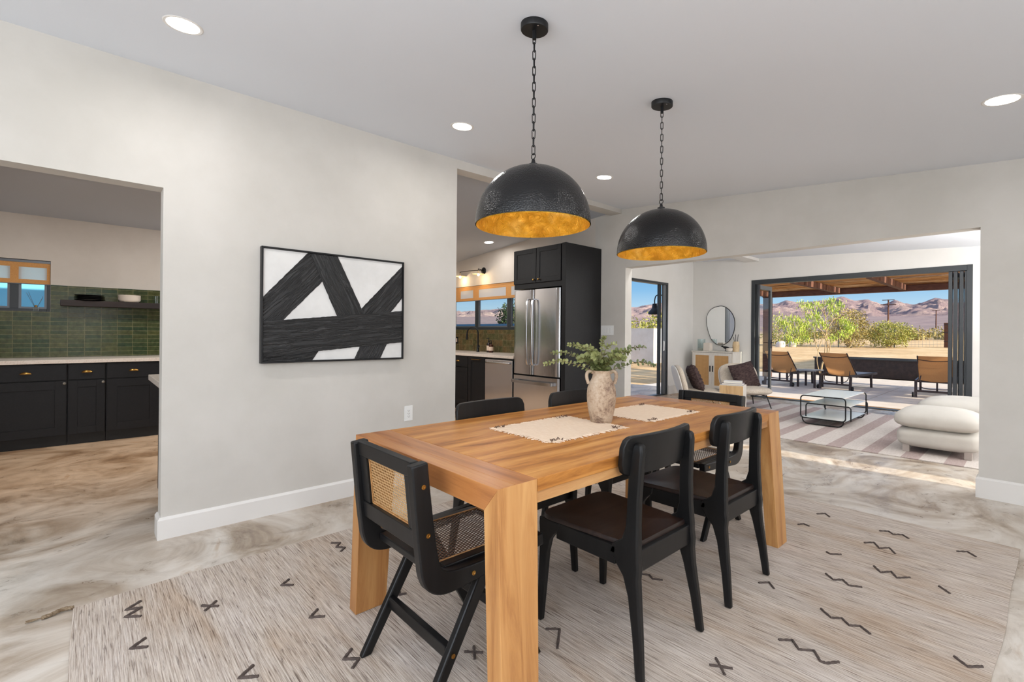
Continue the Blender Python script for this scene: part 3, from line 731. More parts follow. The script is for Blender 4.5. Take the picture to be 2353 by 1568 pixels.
# ------------------------------------------------------------------ black wooden chairs
def wood_chair(label):
    t = thing('dining_chair', label, 'chair', group='black wooden chairs along the table sides')
    g = MB()
    pts = rpoly([(-.185, -.205), (.185, -.205), (.222, .245), (-.222, .245)], [.02, .02, .075, .075], 8)
    n = len(pts); c = (0, .0)
    # dished seat: rings from rim to centre
    rings = []
    for k, zz in ((1.0, .440), (1.0, .452), (.985, .4575), (.9, .4565), (.6, .4515), (.3, .449)):
        rings.append([(p[0]*k, p[1]*k+.02*(1-k), zz) for p in pts])
    vs = [p for r_ in rings for p in r_]; fs = [tuple(range(n-1, -1, -1))]
    for i in range(len(rings)-1):
        for k in range(n): fs.append((i*n+k, i*n+(k+1) % n, (i+1)*n+(k+1) % n, (i+1)*n+k))
    fs.append(tuple((len(rings)-1)*n+k for k in range(n)))
    g.add(vs, fs); tag(g.build('seat', 'seat_wood', t, smooth=40), 'dark brown wooden seat')
    for s in (-1, 1):
        g = MB(); X = s
        g.loftz([(X*.214, .232, .010, .026, .028), (X*.207, .226, .15, .029, .033), (X*.201, .220, .30, .031, .042), (X*.199, .214, .355, .032, .056), (X*.198, .204, .385, .032, .080), (X*.198, .190, .41, .032, .112), (X*.198, .186, .4395, .032, .116)])
        g.build('leg', 'black_wood', t, smooth=30, bevel=.006)
        g = MB()
        g.loftz([(X*.216, -.252, .010, .026, .030), (X*.206, -.236, .15, .029, .036), (X*.196, -.216, .28, .032, .046), (X*.195, -.203, .345, .034, .062), (X*.194, -.187, .385, .034, .10), (X*.193, -.172, .415, .034, .122), (X*.193, -.178, .445, .034, .110), (X*.191, -.197, .475, .034, .068), (X*.188, -.203, .52, .033, .052), (X*.184, -.204, .62, .032, .048), (X*.180, -.208, .72, .033, .050), (X*.178, -.214, .79, .033, .046), (X*.177, -.216, .812, .03, .036), (X*.177, -.216, .822, .02, .022)])
        o = g.build('leg', 'black_wood', t, smooth=30, bevel=.007)
        for zz in (.71, .785):
            y_ = -.206-(zz-.72)*.08
            h = MB().lathe([(.0045, 0), (.0045, .002)], 10); h.xf(Matrix.Translation((X*.179+.0165, y_-.004, zz)) @ Matrix.Rotation(PI/2, 4, 'Y'))
            h.build('screw_hole', 'dark_slot', o)
        MB().box(X*.198-.012, X*.198+.012, -.14, .15, .372, .4395).build('side_rail', 'black_wood', t, smooth=0, bevel=.004)
    MB().box(-.18, .18, -.222, -.196, .36, .4395).build('back_rail', 'black_wood', t, smooth=0, bevel=.004)
    MB().box(-.185, .185, .196, .218, .375, .4395).build('front_rail', 'black_wood', t, smooth=0, bevel=.004)
    # curved back board
    g = MB(); hw, h0, h1, rr = .234, .702, .846, .042
    xs = [-hw+2*hw*i/40 for i in range(41)]; vs = []; fs = []
    for x in xs:
        e = hw-abs(x)
        d = rr-math.sqrt(max(0, rr*rr-(rr-e)**2)) if e < rr else 0
        yb = -.172-.032*(1-(x/hw)**2)
        for z, yo in ((h0+d, .011), (h1-d, .011), (h1-d, -.011), (h0+d, -.011)):
            vs.append((x, yb+yo-(z-.72)*.10, z))
    for i in range(40):
        for k in range(4): fs.append((i*4+k, i*4+(k+1) % 4, i*4+4+(k+1) % 4, i*4+4+k))
    fs += [(3, 2, 1, 0), (160, 161, 162, 163)]
    g.add(vs, fs); g.build('backrest', 'black_wood', t, smooth=40, bevel=.004)
    return t
c1 = wood_chair('black wooden chair at right long side of table, nearest the camera')
c1.location = (-1.165, 1.645, 0); c1.rotation_euler = (0, 0, R(90))
dup(c1, (-1.16, 2.330, 0), R(90), 'black wooden chair at right long side of table, second from the camera')
dup(c1, (-1.795, 1.635, 0), R(-90), 'black wooden chair behind the table, its back against the dishwasher view')
dup(c1, (-1.795, 2.325, 0), R(-90), 'black wooden chair behind the table, half hidden by the vase')

# ------------------------------------------------------------------ cane chairs
def cane_chair(label):
    t = thing('cane_chair', label, 'chair', group='black cane chairs at the table ends')
    cl = [(-.280, .812), (-.268, .70), (-.254, .58), (-.243, .51), (-.236, .475), (-.222, .446), (-.198, .428), (-.165, .420), (-.11, .419), (0, .424), (.12, .431), (.255, .439)]
    ws = [.056, .058, .062, .066, .070, .074, .074, .070, .062, .052, .047, .044]
    cl2 = smoothpath([(a, b, 0) for a, b in cl], 4); ws2 = []
    for i in range(len(ws)-1):
        for j in range(4): ws2.append(ws[i]+(ws[i+1]-ws[i])*j/4)
    ws2.append(ws[-1])
    poly = ribbon([(p.x, p.y) for p in cl2], ws2)
    nseg = len(cl2)
    for s in (-1, 1):
        g = MB(); x0, x1 = s*.186, s*.222
        L_ = poly[:nseg]; R_ = poly[nseg:][::-1]
        for i in range(nseg-1):
            q = [L_[i], L_[i+1], R_[i+1], R_[i]]
            vs = [(x0, p[0], p[1]) for p in q]+[(x1, p[0], p[1]) for p in q]
            fs = [(0, 1, 2, 3), (7, 6, 5, 4), (0, 4, 5, 1), (2, 6, 7, 3)]
            if i == 0: fs.append((0, 3, 7, 4))
            if i == nseg-2: fs.append((1, 5, 6, 2))
            g.add(vs, fs)
        me = g.build('side_frame', 'black_wood', t, smooth=40)
        bm = bmesh.new(); bm.from_mesh(me.data); bmesh.ops.remove_doubles(bm, verts=bm.verts, dist=.0001); bmesh.ops.recalc_face_normals(bm, faces=bm.faces); bm.to_mesh(me.data); bm.free()
        b = me.modifiers.new('bevel', 'BEVEL'); b.width = .005; b.segments = 2; b.limit_method = 'ANGLE'; b.angle_limit = R(50)
        for y, z in ((-.268, .742), (-.250, .590), (-.075, .420), (.205, .437)):
            g = MB().lathe([(.0, 0), (.0045, 0), (.0075, 0), (.0075, .0025), (.0045, .0028), (.0035, .0010), (0, .0010)], 14)
            g.xf(Matrix.Translation((x1, y, z)) @ Matrix.Rotation(s*PI/2, 4, 'Y')); g.build('brass_screw', 'brass', t)
        for y0, y1 in ((-.012, -.250), (.010, .235)):
            g = MB(); dz = .412
            w0, w1 = .056, .040
            vs = []
            for (y, z, w_) in ((y1, .010, w1), (y0, dz, w0)):
                vs += [(s*.19, y-w_/2, z), (s*.218, y-w_/2, z), (s*.218, y+w_/2, z), (s*.19, y+w_/2, z)]
            g.hexa(vs); lg = g.build('leg', 'black_wood', t, smooth=0, bevel=.006)
            if y1 < 0:
                k = .17/.41; yy = y1+(y0-y1)*k
                g = MB().lathe([(0, 0), (.0075, 0), (.0075, .0025), (.0035, .0010), (0, .0010)], 14); g.xf(Matrix.Translation((s*.218, yy, .178)) @ Matrix.Rotation(s*PI/2, 4, 'Y')); g.build('brass_screw', 'brass', lg)
    MB().bar((-.19, -.150, .178), (.19, -.150, .178), .026, .042).build('stretcher', 'black_wood', t, smooth=0, bevel=.004)
    MB().bar((-.19, .142, .178), (.19, .142, .178), .026, .042).build('stretcher', 'black_wood', t, smooth=0, bevel=.004)
    # back frame: two rails and two inner stiles, leaning with the side frames
    def yb(z): return -.280+(.812-z)*.107
    g = MB()
    def slab(x0, x1, z0, z1, tk=.024):
        g.hexa([(x0, yb(z0)-tk/2, z0), (x1, yb(z0)-tk/2, z0), (x1, yb(z0)+tk/2, z0), (x0, yb(z0)+tk/2, z0), (x0, yb(z1)-tk/2, z1), (x1, yb(z1)-tk/2, z1), (x1, yb(z1)+tk/2, z1), (x0, yb(z1)+tk/2, z1)])
    slab(-.186, .186, .764, .814, .03); slab(-.186, .186, .535, .595, .03); slab(-.186, -.135, .595, .764); slab(.135, .186, .595, .764)
    g.build('back_frame', 'black_wood', t, smooth=0, bevel=.003)
    g = MB(); z0, z1 = .588, .770
    g.add([(-.138, yb(z0)+.002, z0), (.138, yb(z0)+.002, z0), (.138, yb(z1)+.002, z1), (-.138, yb(z1)+.002, z1)], [(0, 1, 2, 3)])
    p = g.build('back_cane', 'cane_back', t, smooth=0, recalc=False)
    g = MB()
    for a, b in (((-.133, .597), (.133, .597)), ((.133, .597), (.133, .761)), ((.133, .761), (-.133, .761)), ((-.133, .761), (-.133, .597))):
        g.tube([(a[0], yb(a[1])+.004, a[1]), (b[0], yb(b[1])+.004, b[1])], .0028, 6); g.tube([(a[0], yb(a[1])-.000, a[1]), (b[0], yb(b[1])-.0, b[1])], .0028, 6)
    g.build('cane_spline', 'cane_edge', t)
    g = MB(); g.box(-.186, .186, -.205, -.165, .432, .458).box(-.186, .186, .222, .262, .432, .458).box(-.186, -.148, -.165, .222, .432, .458).box(.148, .186, -.165, .222, .432, .458)
    g.build('seat_frame', 'black_wood', t, smooth=0, bevel=.004)
    g = MB(); g.add([(-.152, -.17, .4575), (.152, -.17, .4575), (.152, .226, .4575), (-.152, .226, .4575)], [(0, 1, 2, 3)])
    g.build('seat_cane', 'cane_seat', t, smooth=0, recalc=False)
    g = MB()
    for a, b in (((-.15, -.168), (.15, -.168)), ((.15, -.168), (.15, .224)), ((.15, .224), (-.15, .224)), ((-.15, .224), (-.15, -.168))): g.tube([(a[0], a[1], .4585), (b[0], b[1], .4585)], .0028, 6)
    g.build('cane_spline', 'cane_edge', t)
    return t
k1 = cane_chair('black cane back chair at the near end of the table')
k1.location = (-1.462, 1.03, 0)
dup(k1, (-1.505, 2.915, 0), PI, 'black cane back chair at the far end of the table')

# ------------------------------------------------------------------ placemats
def placemat(x0, x1, y0, y1, label, corners):
    t = thing('placemat', label, 'placemat', ((x0+x1)/2, (y0+y1)/2, TZ), 0, 'fringed placemats on the table')
    hx, hy = (x1-x0)/2, (y1-y0)/2
    g = MB(); n = 24; vs = []; fs = []
    for i in range(n+1):
        for j in range(n+1):
            x = -hx+2*hx*i/n; y = -hy+2*hy*j/n
            e = .004*noise.noise(Vector((x*20, y*20, x0)))
            vs.append((x+e, y-e, .0035+.0015*noise.noise(Vector((x*9, y*9, 4+x0)))))
    for i in range(n):
        for j in range(n):
            a = i*(n+1)+j; fs.append((a, a+n+1, a+n+2, a+1))
    g.add(vs, fs); g.build('cloth', 'mat', t, smooth=60)
    g = MB()
    def fr(px, py, dx, dy):
        L_ = random.uniform(.010, .030); a = random.uniform(-.5, .5)
        ex, ey = px+(dx*math.cos(a)-dy*math.sin(a))*L_, py+(dx*math.sin(a)+dy*math.cos(a))*L_
        g.tube([(px, py, .0035), (ex, ey, .002)], .0016, 4)
    for k in range(70):
        u = -1+2*k/69
        fr(u*hx, -hy, 0, -1); fr(u*hx, hy, 0, 1)
    for k in range(90):
        u = -1+2*k/89
        fr(-hx, u*hy, -1, 0); fr(hx, u*hy, 1, 0)
    tag(g.build('fringe', 'mat', t), kind='stuff')
    for cx, cy in corners:
        g = MB()
        for k in range(9):
            px, py = cx*(hx-.002)+random.uniform(-.010, .010), cy*(hy-.004)+random.uniform(-.038, .038)
            g.tube([(px, py, .004), (px+random.uniform(-.008, .008), py+random.uniform(-.008, .008), .012), (px+random.uniform(-.012, .012), py+random.uniform(-.012, .012), .004)], .0014, 4)
        tag(g.build('tassel', 'tuft', t), 'dark corner tassel')
placemat(-1.665, -1.305, 1.395, 1.885, 'cream fringed placemat on the table, in front of the vase', ((-1, -.88), (.95, -.9), (-1, .85), (.95, .86)))
placemat(-1.64, -1.305, 2.115, 2.585, 'cream fringed placemat on the table, behind the vase', ((-1, -.88), (.95, -.9), (-1, .85), (.95, .86)))

# ------------------------------------------------------------------ vase and eucalyptus
VX, VY = -1.456, 1.912
t = thing('vase', 'weathered two handled terracotta vase standing in the middle of the dining table', 'vase', (VX, VY, TZ))
prof = [(0, .0), (.050, .0), (.052, .004), (.058, .03), (.066, .07), (.071, .11), (.072, .14), (.069, .17), (.060, .197), (.050, .215), (.045, .228), (.043, .240), (.0445, .255), (.046, .258), (.043, .258), (.038, .245), (.038, .2), (.05, .15), (.0, .15)]
MB().lathe(prof, 40).build('body', 'vase', t, smooth=60)
for s in (-1, 1):
    ang = YAW
    pp = [(.042, .246), (.056, .254), (.069, .249), (.074, .232), (.071, .212), (.064, .192)]
    sp3 = smoothpath([(s*a*math.cos(ang), s*a*math.sin(ang), b) for a, b in pp], 5)
    MB().tube(sp3, .0085, 10).build('handle', 'vase', t, smooth=60)
VB = Vector((VX, VY, TZ+.235))
RIm = Vector((math.cos(YAW), math.sin(YAW), 0)); FWm = Vector((-math.sin(YAW), math.cos(YAW), 0))
def euca(label, dx, dz, df, size, nleaf, dark=False, curve=.5):
    nleaf = int(nleaf*1.55)
    # dx along the vase's handle axis, df away from it, dz up
    t = thing('eucalyptus_branch', label, 'eucalyptus branch', tuple(VB), 0, 'eucalyptus branches in the vase')
    end = RIm*dx+FWm*df+Vector((0, 0, dz))
    mid = Vector((end.x*curve*.6, end.y*curve*.6, dz*.62+.035))
    pth = smoothpath([(0, 0, -.06), (0, 0, .0), tuple(mid), tuple(end)], 10)
    MB().tube(pth, [.0024*(1-.6*i/len(pth)) for i in range(len(pth))], 6).build('stem', 'stem', t)
    g = MB()
    s0 = 10; L = len(pth)
    for k in range(nleaf):
        u = k/(nleaf-1); i = s0+int(u*(L-1-s0)); p = pth[i]
        d = (pth[min(i+1, L-1)]-pth[max(i-1, 0)]).normalized()
        for side in (0, 1):
            a = k*PI/2*1.07+side*PI+random.uniform(-.3, .3)
            n0 = d.cross(Vector((.3, .2, 1))).normalized(); n1 = d.cross(n0)
            out = (n0*math.cos(a)+n1*math.sin(a)+d*.45+Vector((0, 0, .12))).normalized()
            r = .98*size*(1-.5*u)*random.uniform(.8, 1.12)
            nor = (d*.45-FWm*.55+Vector((random.uniform(-.4, .4), random.uniform(-.4, .4), .5))-out*.2).normalized()
            tx = out; ty = nor.cross(tx).normalized()
            c = p+tx*(r*1.05)
            m_ = 9; base = len(g.v)
            vs = [tuple(c-nor*r*.12)]
            for q in range(m_):
                b = 2*PI*q/m_; vs.append(tuple(c+tx*math.cos(b)*r+ty*math.sin(b)*r*.92))
            g.add(vs, [(0, 1+q, 1+(q+1) % m_) for q in range(m_)])
    g.build('leaves', 'euca_dark' if dark else 'euca', t, smooth=180, recalc=False)
euca('eucalyptus branch pointing straight up, tallest in the vase', .012, .19, .0, .013, 13, curve=.2)
euca('eucalyptus branch reaching farthest left across the fridge', -.285, .052, -.02, .0125, 14, curve=1.1)
euca('eucalyptus branch reaching left, just above the lowest left one', -.245, .105, .05, .013, 13, curve=1.0)
euca('eucalyptus branch rising to upper left against the black cabinet side', -.165, .150, .0, .015, 14, curve=.8)
euca('eucalyptus branch reaching farthest right and drooping over the glass door', .275, .045, .03, .0135, 16, True, curve=1.1)
euca('eucalyptus branch pointing right and upward against the white jamb', .215, .140, .0, .0145, 13, True, curve=.9)
euca('short eucalyptus branch leaning right of the upright one', .075, .155, .02, .014, 11, curve=.5)
euca('short bushy eucalyptus branch at the front of the vase mouth', -.06, .095, -.10, .018, 16, curve=.8)
euca('short bushy eucalyptus branch at the right of the vase mouth', .10, .085, -.07, .018, 16, curve=.8)
euca('short bushy eucalyptus branch at the back of the vase mouth', -.03, .10, .08, .018, 15, curve=.7)
euca('bushy eucalyptus branch rising left of centre behind the vase', -.10, .135, .05, .018, 14, curve=.7)
euca('bushy eucalyptus branch rising right of centre in front of the jamb', .13, .115, -.03, .018, 14, curve=.7)
euca('short bushy eucalyptus branch at the left of the vase mouth', -.12, .075, -.03, .020, 16, curve=.8)

# ------------------------------------------------------------------ pendant lamps
def pendant(x, y, label):
    t = thing('pendant_lamp', label, 'pendant lamp', (x, y, 1.685), 0, 'hammered black dome pendants over the table')
    Rr, Hh = .2500, .248; cz = ceil_z(x, y)-1.685
    prof = []; 
    for i in range(25):
        a = PI/2*i/24; prof.append((Rr*math.cos(a)**.93 if i < 24 else .0, Hh*math.sin(a)))
    prof = [(Rr, -.006)]+prof
    g = MB()
    vs = prof; n = 72
    inner = [(r-.004 if r > .004 else 0, z-.003) for r, z in prof]
    sh = MB().lathe([(max(r, 0.0001), z) for r, z in prof], n).build('shade', 'hammered', t, smooth=180)
    # strip the two end caps so the dome stays open below
    bm = bmesh.new(); bm.from_mesh(sh.data)
    bmesh.ops.delete(bm, geom=[f for f in bm.faces if len(f.verts) > 4], context='FACES'); bm.to_mesh(sh.data); bm.free()
    sh = MB().lathe([(max(r-.004, .0001), z-.003) for r, z in prof], n).build('gold_lining', 'gold', t, smooth=180)
    bm = bmesh.new(); bm.from_mesh(sh.data)
    bmesh.ops.delete(bm, geom=[f for f in bm.faces if len(f.verts) > 4], context='FACES'); bm.to_mesh(sh.data); bm.free()
    tag(sh, 'gold leaf inside of the shade')
    MB().lathe([(.019, .246), (.021, .246), (.021, .262), (.010, .266), (.007, .282), (.0, .284)], 20).build('socket_cap', 'black_metal', t)
    MB().lathe([(.016, .18), (.016, .246)], 16).build('lamp_holder', 'black_metal', t)
    MB().lathe([(0, .128), (.018, .132), (.026, .148), (.022, .168), (.013, .182), (0, .184)], 18).build('bulb', 'ceramic', t, smooth=60)
    g = MB()
    g.tube([(.012*math.cos(2*PI*k/16), 0, .296+.012*math.sin(2*PI*k/16)) for k in range(16)], .0022, 6, closed=True)
    z = .305; i = 0
    zt = cz-.062
    while z < zt:
        pl = Matrix.Rotation(.5+(PI/2 if i % 2 else 0), 4, 'Z')
        pts = []
        for k in range(16):
            a = 2*PI*k/16; pts.append(pl @ Vector((.0068*math.cos(a), 0, z+.019+(.0135 if math.sin(a) >= 0 else -.0135)+.0075*math.sin(a))))
        g.tube(pts, .0021, 6, closed=True); z += .0345; i += 1
    g.build('chain', 'black_metal', t, smooth=60)
    sl = -.0815
    g = MB().lathe([(0, 0), (.058, 0), (.06, .003), (.06, .028), (0, .028)], 36)
    g.v = [(a, b, c+sl*a) for a, b, c in g.v]
    g.xf(Matrix.Translation((0, 0, cz-.0285))); cn = g.build('canopy', 'black_metal', t, smooth=40)
    MB().tube([(0, 0, cz-.065), (0, 0, cz-.024)], .009, 10).build('canopy_stem', 'black_metal', cn)
    MB().lathe([(0, 0), (.004, 0), (.004, .003), (0, .003)], 10).xf(Matrix.Translation((.040, -.018, cz-.0325))).build('canopy_screw', 'chrome', cn)
    return t
for x, y in ((-1.478, 1.446), (-1.472, 2.482)):
    l = bpy.data.lights.new('pendant_bulb', 'POINT'); l.energy = 1.15; l.color = (1, .93, .80); l.shadow_soft_size = .04
    lo = bpy.data.objects.new('pendant_bulb', l); col.objects.link(lo); lo.location = (x, y, 1.685+.09)
pendant(-1.478, 1.446, 'black hammered dome pendant with gold lining, nearer the camera')
pendant(-1.472, 2.482, 'black hammered dome pendant with gold lining, farther along the table')

# ------------------------------------------------------------------ recessed lights
def can(x, y, label, z=None, slope=-.0815, r=.066, power=30, grp='recessed ceiling lights', show=True):
    z = ceil_z(x, y) if z is None else z
    if show:
        t = thing('recessed_light', label, 'ceiling light', (x, y, z), 0, grp)
        sh = lambda g: (setattr(g, 'v', [(a, b, c+slope*a) for a, b, c in g.v]), g)[1]
        sh(MB().lathe([(r, -.001), (r+.012, -.003), (r+.016, -.001), (r+.016, .001), (r, .001)], 36)).build('trim_ring', 'trim', t)
        sh(MB().lathe([(0, -.0025), (r, -.0025), (r, -.0005), (0, -.0005)], 36)).build('diffuser', 'can_glow', t)
    l = bpy.data.lights.new('downlight', 'AREA'); l.shape = 'DISK'; l.size = .13; l.energy = power; l.color = (1, .975, .95)
    lo = bpy.data.objects.new('downlight', l); col.objects.link(lo); lo.location = (x, y, z-.02)
PW = 5.0
can(-2.727, .335, 'recessed downlight nearest the left edge of the dining ceiling', power=PW)
can(-2.717, 1.957, 'recessed downlight above the painting wall, left of near pendant chain', power=PW)
can(-2.76, 3.64, 'recessed downlight between the two pendants near the ridge beam', power=PW)
can(-.137, 3.63, 'recessed downlight at the right edge of the dining ceiling', power=PW)
for x, y in ((-.137, .335), (-.137, 1.957), (1.4, .335), (1.4, 3.63), (-1.4, -1.6)): can(x, y, '', power=PW, show=False)
can(-5.687, 4.62, 'small recessed downlight in the kitchen ceiling above the sconce', z=kz(-5.687), slope=.083, power=5, grp='kitchen downlights')
for x, y in ((-5.7, 3.0), (-5.7, 1.4), (-5.7, -.2), (-6.6, 2.4)): can(x, y, '', z=kz(x), power=19, show=False)

# ------------------------------------------------------------------ fill lamps added out of view
def fill_lamp(loc, rot, sx, sy, e, c=(.92, .96, 1)):
    l = bpy.data.lights.new('added_fill', 'AREA'); l.shape = 'RECTANGLE'; l.size = sx; l.size_y = sy; l.energy = e; l.color = c
    o = bpy.data.objects.new('added_fill', l); col.objects.link(o); o.location = loc; o.rotation_euler = rot
fill_lamp((2.38, 1.5, 1.5), (0, R(90), 0), 1.6, 3.6, 48)  # added fill in front of the solid right wall
fill_lamp((-.5, -2.75, 1.45), (R(90), 0, 0), 4.1, 1.4, 76)  # added fill set in the rear window opening
fill_lamp((1.94, 7.6, 1.5), (0, R(90), 0), 1.8, 2.6, 45, (1, .985, .96))  # added fill in front of the living room's right wall
fill_lamp((1.1, 5.5, 1.5), (R(-90), 0, R(28)), 1.4, 1.4, 22, (1, .985, .96))  # added fill aimed at the living room far wall
fill_lamp((-2.0, 5.36, 2.42), (R(-100), 0, 0), 3.2, .3, 42, (1, .985, .96))   # added fill, hidden by the header
fill_lamp((1.0, 7.4, 1.0), (R(180), 0, 0), 1.6, 2.4, 100, (1, .985, .96))  # added fill pointing up at the living room ceiling
fill_lamp((.6, -1.0, 1.5), (R(180), 0, 0), 2.2, 2.2, 78, (.97, .985, 1))   # added fill aimed up to brighten the ceiling

# ------------------------------------------------------------------ painting
PX = XW+.038
t = thing('painting', 'large framed abstract painting of thick black bands on white, on the left wall', 'painting', (XW, 1.352, 1.379))
hy, hz = .512, .3805
g = MB(); ft, fd = .011, .042
g.box(0.001, fd, -hy, -hy+ft, -hz, hz).box(0.001, fd, hy-ft, hy, -hz, hz).box(0.001, fd, -hy+ft, hy-ft, hz-ft, hz).box(0.001, fd, -hy+ft, hy-ft, -hz, -hz+ft)
g.build('frame', 'black_metal', t, smooth=0, bevel=.0015)
MB().box(.004, .030, -hy+ft+.002, hy-ft-.002, -hz+ft+.002, hz-ft-.002).build('canvas', 'canvas', t, smooth=0)
oy, oz = 1.352, 1.379
lim = lambda y, z: (max(-hy+ft+.0025, min(hy-ft-.0025, y)), max(-hz+ft+.0025, min(hz-ft-.0025, z)))
def stroke(poly, th, ang, name='paint_stroke'):
    P = [(y-oy, z-oz) for y, z in poly]; out = []
    for a, b in zip(P, P[1:]+P[:1]):
        a = Vector(a); b = Vector(b); d = b-a; n = max(1, int(d.length/.012)); nr = Vector((-d.y, d.x)).normalized()
        for k in range(n):
            p = a+d*k/n
            out.append(lim(*(p+nr*.0035*noise.noise(Vector((p.x*40, p.y*40, th*900))))))
    n = len(out)
    g = MB().prism(out, 'x', .030, .030+th)
    g.build(name, paintm('black_impasto', ang), t, smooth=0)
stroke([(1.141, 1.760), (1.235, 1.563), (.955, 1.260), (.82, 1.235), (.82, 1.395)], .0025, R(45))
stroke([(1.141, 1.760), (1.328, 1.765), (1.545, 1.325), (1.37, 1.300), (1.345, 1.300)], .0045, R(-62))
stroke([(1.87, 1.745), (1.87, 1.495), (1.735, 1.340), (1.50, 1.330), (1.510, 1.375)], .0025, R(48))
stroke([(.82, 1.268), (1.87, 1.378), (1.87, 1.132), (1.206, 1.073), (.82, 1.03)], .0065, R(5))
stroke([(.82, 1.06), (1.215, 1.085), (1.153, .99), (.82, .99)], .0035, R(8))
stroke([(1.512, 1.105), (1.728, 1.125), (1.660, .99), (1.458, .99)], .003, R(60))

# ------------------------------------------------------------------ outlets and switches
def plate(x0, label, cat):
    pass
t = thing('wall_outlet', 'white duplex wall outlet on the plaster wall below the painting', 'outlet', (XW, 1.935, .558))
MB().box(0, .006, -.037, .037, -.060, .060).build('cover_plate', 'white_plastic', t, smooth=0, bevel=.002)
MB().box(.006, .008, -.017, .017, -.034, .034).build('receptacle', 'white_plastic', t, smooth=0, bevel=.001)
for z in (-.022, 0, .022):
    g = MB()
    g.box(.008, .0085, -.008, -.0055, z-.004, z+.004).box(.008, .0085, .0055, .008, z-.004, z+.004)
    g.lathe([(0, 0), (.0022, 0), (.0022, .0005), (0, .0005)], 8, (0, 0, 0)); 
    for i in range(len(g.v)-4*8, len(g.v)): a, b, c = g.v[i]; g.v[i] = (.008+c, a, z-.0085+b)
    g.build('slot', 'dark_slot', t)
t = thing('light_switch', 'white three gang light switch plate beside the tall black cabinet', 'light switch', (-3.742, BY, 1.257))
MB().box(-.098, .098, -.006, 0, -.062, .062).build('cover_plate', 'white_plastic', t, smooth=0, bevel=.002)
for k in (-1, 0, 1): MB().box(k*.046-.017, k*.046+.017, -.009, -.006, -.034, .034).build('rocker', 'white_plastic', t, smooth=0, bevel=.0015)
t = thing('kitchen_outlet', 'dark outlet plate on the olive tile at the edge of the wall', 'outlet', (-7.07, BY-.012, 1.073))
MB().box(-.04, .04, -.006, 0, -.06, .06).build('cover_plate', 'black_metal', t, smooth=0, bevel=.002)
MB().box(-.017, .017, -.008, -.006, -.034, .034).build('receptacle', 'label', t, smooth=0)

# ------------------------------------------------------------------ kitchen, left run
def shaker(g, u0, u1, z0, z1, P, fr=.055, d=.006, th=.018):
    # panel in the plane spanned by u and z; P(u, depth, z)
    def bx(a0, a1, b0, b1, d0, d1):
        vs = [P(a0, d0, b0), P(a1, d0, b0), P(a1, d1, b0), P(a0, d1, b0), P(a0, d0, b1), P(a1, d0, b1), P(a1, d1, b1), P(a0, d1, b1)]
        g.hexa(vs)
    bx(u0, u0+fr, z0, z1, 0, th); bx(u1-fr, u1, z0, z1, 0, th); bx(u0+fr, u1-fr, z0, z0+fr, 0, th); bx(u0+fr, u1-fr, z1-fr, z1, 0, th)
    bx(u0+fr, u1-fr, z0+fr, z1-fr, 0, th-d)
    return g
def cup_pull(parent, P, u, z):
    g = MB(); vs = []; fs = []; n = 12; m = 6
    for i in range(n+1):
        a = PI*i/n
        for j in range(m+1):
            b = PI/2*j/m
            uu = .044*math.cos(a); r = math.sin(a)
            vs.append(P(u+uu, .001+.022*r*math.cos(b)**.9, z-.012+.024*r*math.sin(b)+.004))
    for i in range(n):
        for j in range(m):
            a = i*(m+1)+j; fs.append((a, a+m+1, a+m+2, a+1))
    g.add(vs, fs)
    for i in range(n+1):
        pass
    o = g.build('cup_pull', 'brass', parent, smooth=180)
    so_ = o.modifiers.new('solid', 'SOLIDIFY'); so_.thickness = .002
    return o
def knob(parent, P, u, z, mat='brass', r=.015):
    g = MB()
    prof = [(0, 0), (.006, 0), (.006, .012), (r*.8, .016), (r, .021), (r*.85, .027), (0, .029)]
    vs = []; n = 16
    for rr, d in prof:
        for k in range(n): a = 2*PI*k/n; vs.append(P(u+rr*math.cos(a), d, z+rr*math.sin(a)))
    fs = [(i*n+k, i*n+(k+1) % n, (i+1)*n+(k+1) % n, (i+1)*n+k) for i in range(len(prof)-1) for k in range(n)]
    g.add(vs, fs); return g.build('knob', mat, parent, smooth=60)
FXL = -6.775
PL = lambda u, d, z: (FXL+d, u, z)
labels = ['black base cabinet with brass cup pull under kitchen window, leftmost of three', 'narrow black base cabinet in the middle of the green tiled run', 'black base cabinet with brass cup pull nearest the picture wall']
for (a, b), lb, kn in zip(((-.745, -.137), (-.133, .168), (.172, .640)), labels, (-.157, .147, None)):
    t = thing('base_cabinet', lb, 'cabinet', (0, 0, 0), 0, 'black base cabinets under the green tiles')
    MB().box(KX+.005, FXL-.001, a, b, .10, .853).build('carcass', 'cab_dark', t, smooth=0)
    MB().box(KX+.005, FXL-.012, a, b, 0.001, .10).build('toe_kick', 'cab_dark', t, smooth=0)
    g = MB(); g.hexa([PL(a+.006, 0, .682), PL(b-.006, 0, .682), PL(b-.006, .018, .682), PL(a+.006, .018, .682), PL(a+.006, 0, .846), PL(b-.006, 0, .846), PL(b-.006, .018, .846), PL(a+.006, .018, .846)])
    dr = g.build('drawer', 'cab', t, smooth=0, bevel=.002)
    P2 = lambda u, d, z: (FXL+.018+d, u, z)
    cup_pull(dr, P2, (a+b)/2, .762)
    dd = shaker(MB(), a+.006, b-.006, .112, .672, PL, .085 if b-a > .4 else .07).build('door', 'cab', t, smooth=0, bevel=.001)
    if kn is not None: knob(dd, P2, kn, .648, 'nickel')
g = MB().box(KX+.001, FXL+.035, -2.0, BY-.015, .855, .893)
tag(g.build('countertop', 'quartz', None, smooth=0, bevel=.003), 'pale speckled stone countertop along the green tiled wall', 'countertop')
t = thing('floating_shelf', 'dark brown floating wooden shelf on the green tiles', 'shelf', (KX+.012, 0, 1.47))
MB().box(0, .20, -.208, 1.0, 0, .066).build('board', 'shelf', t, smooth=0, bevel=.003)
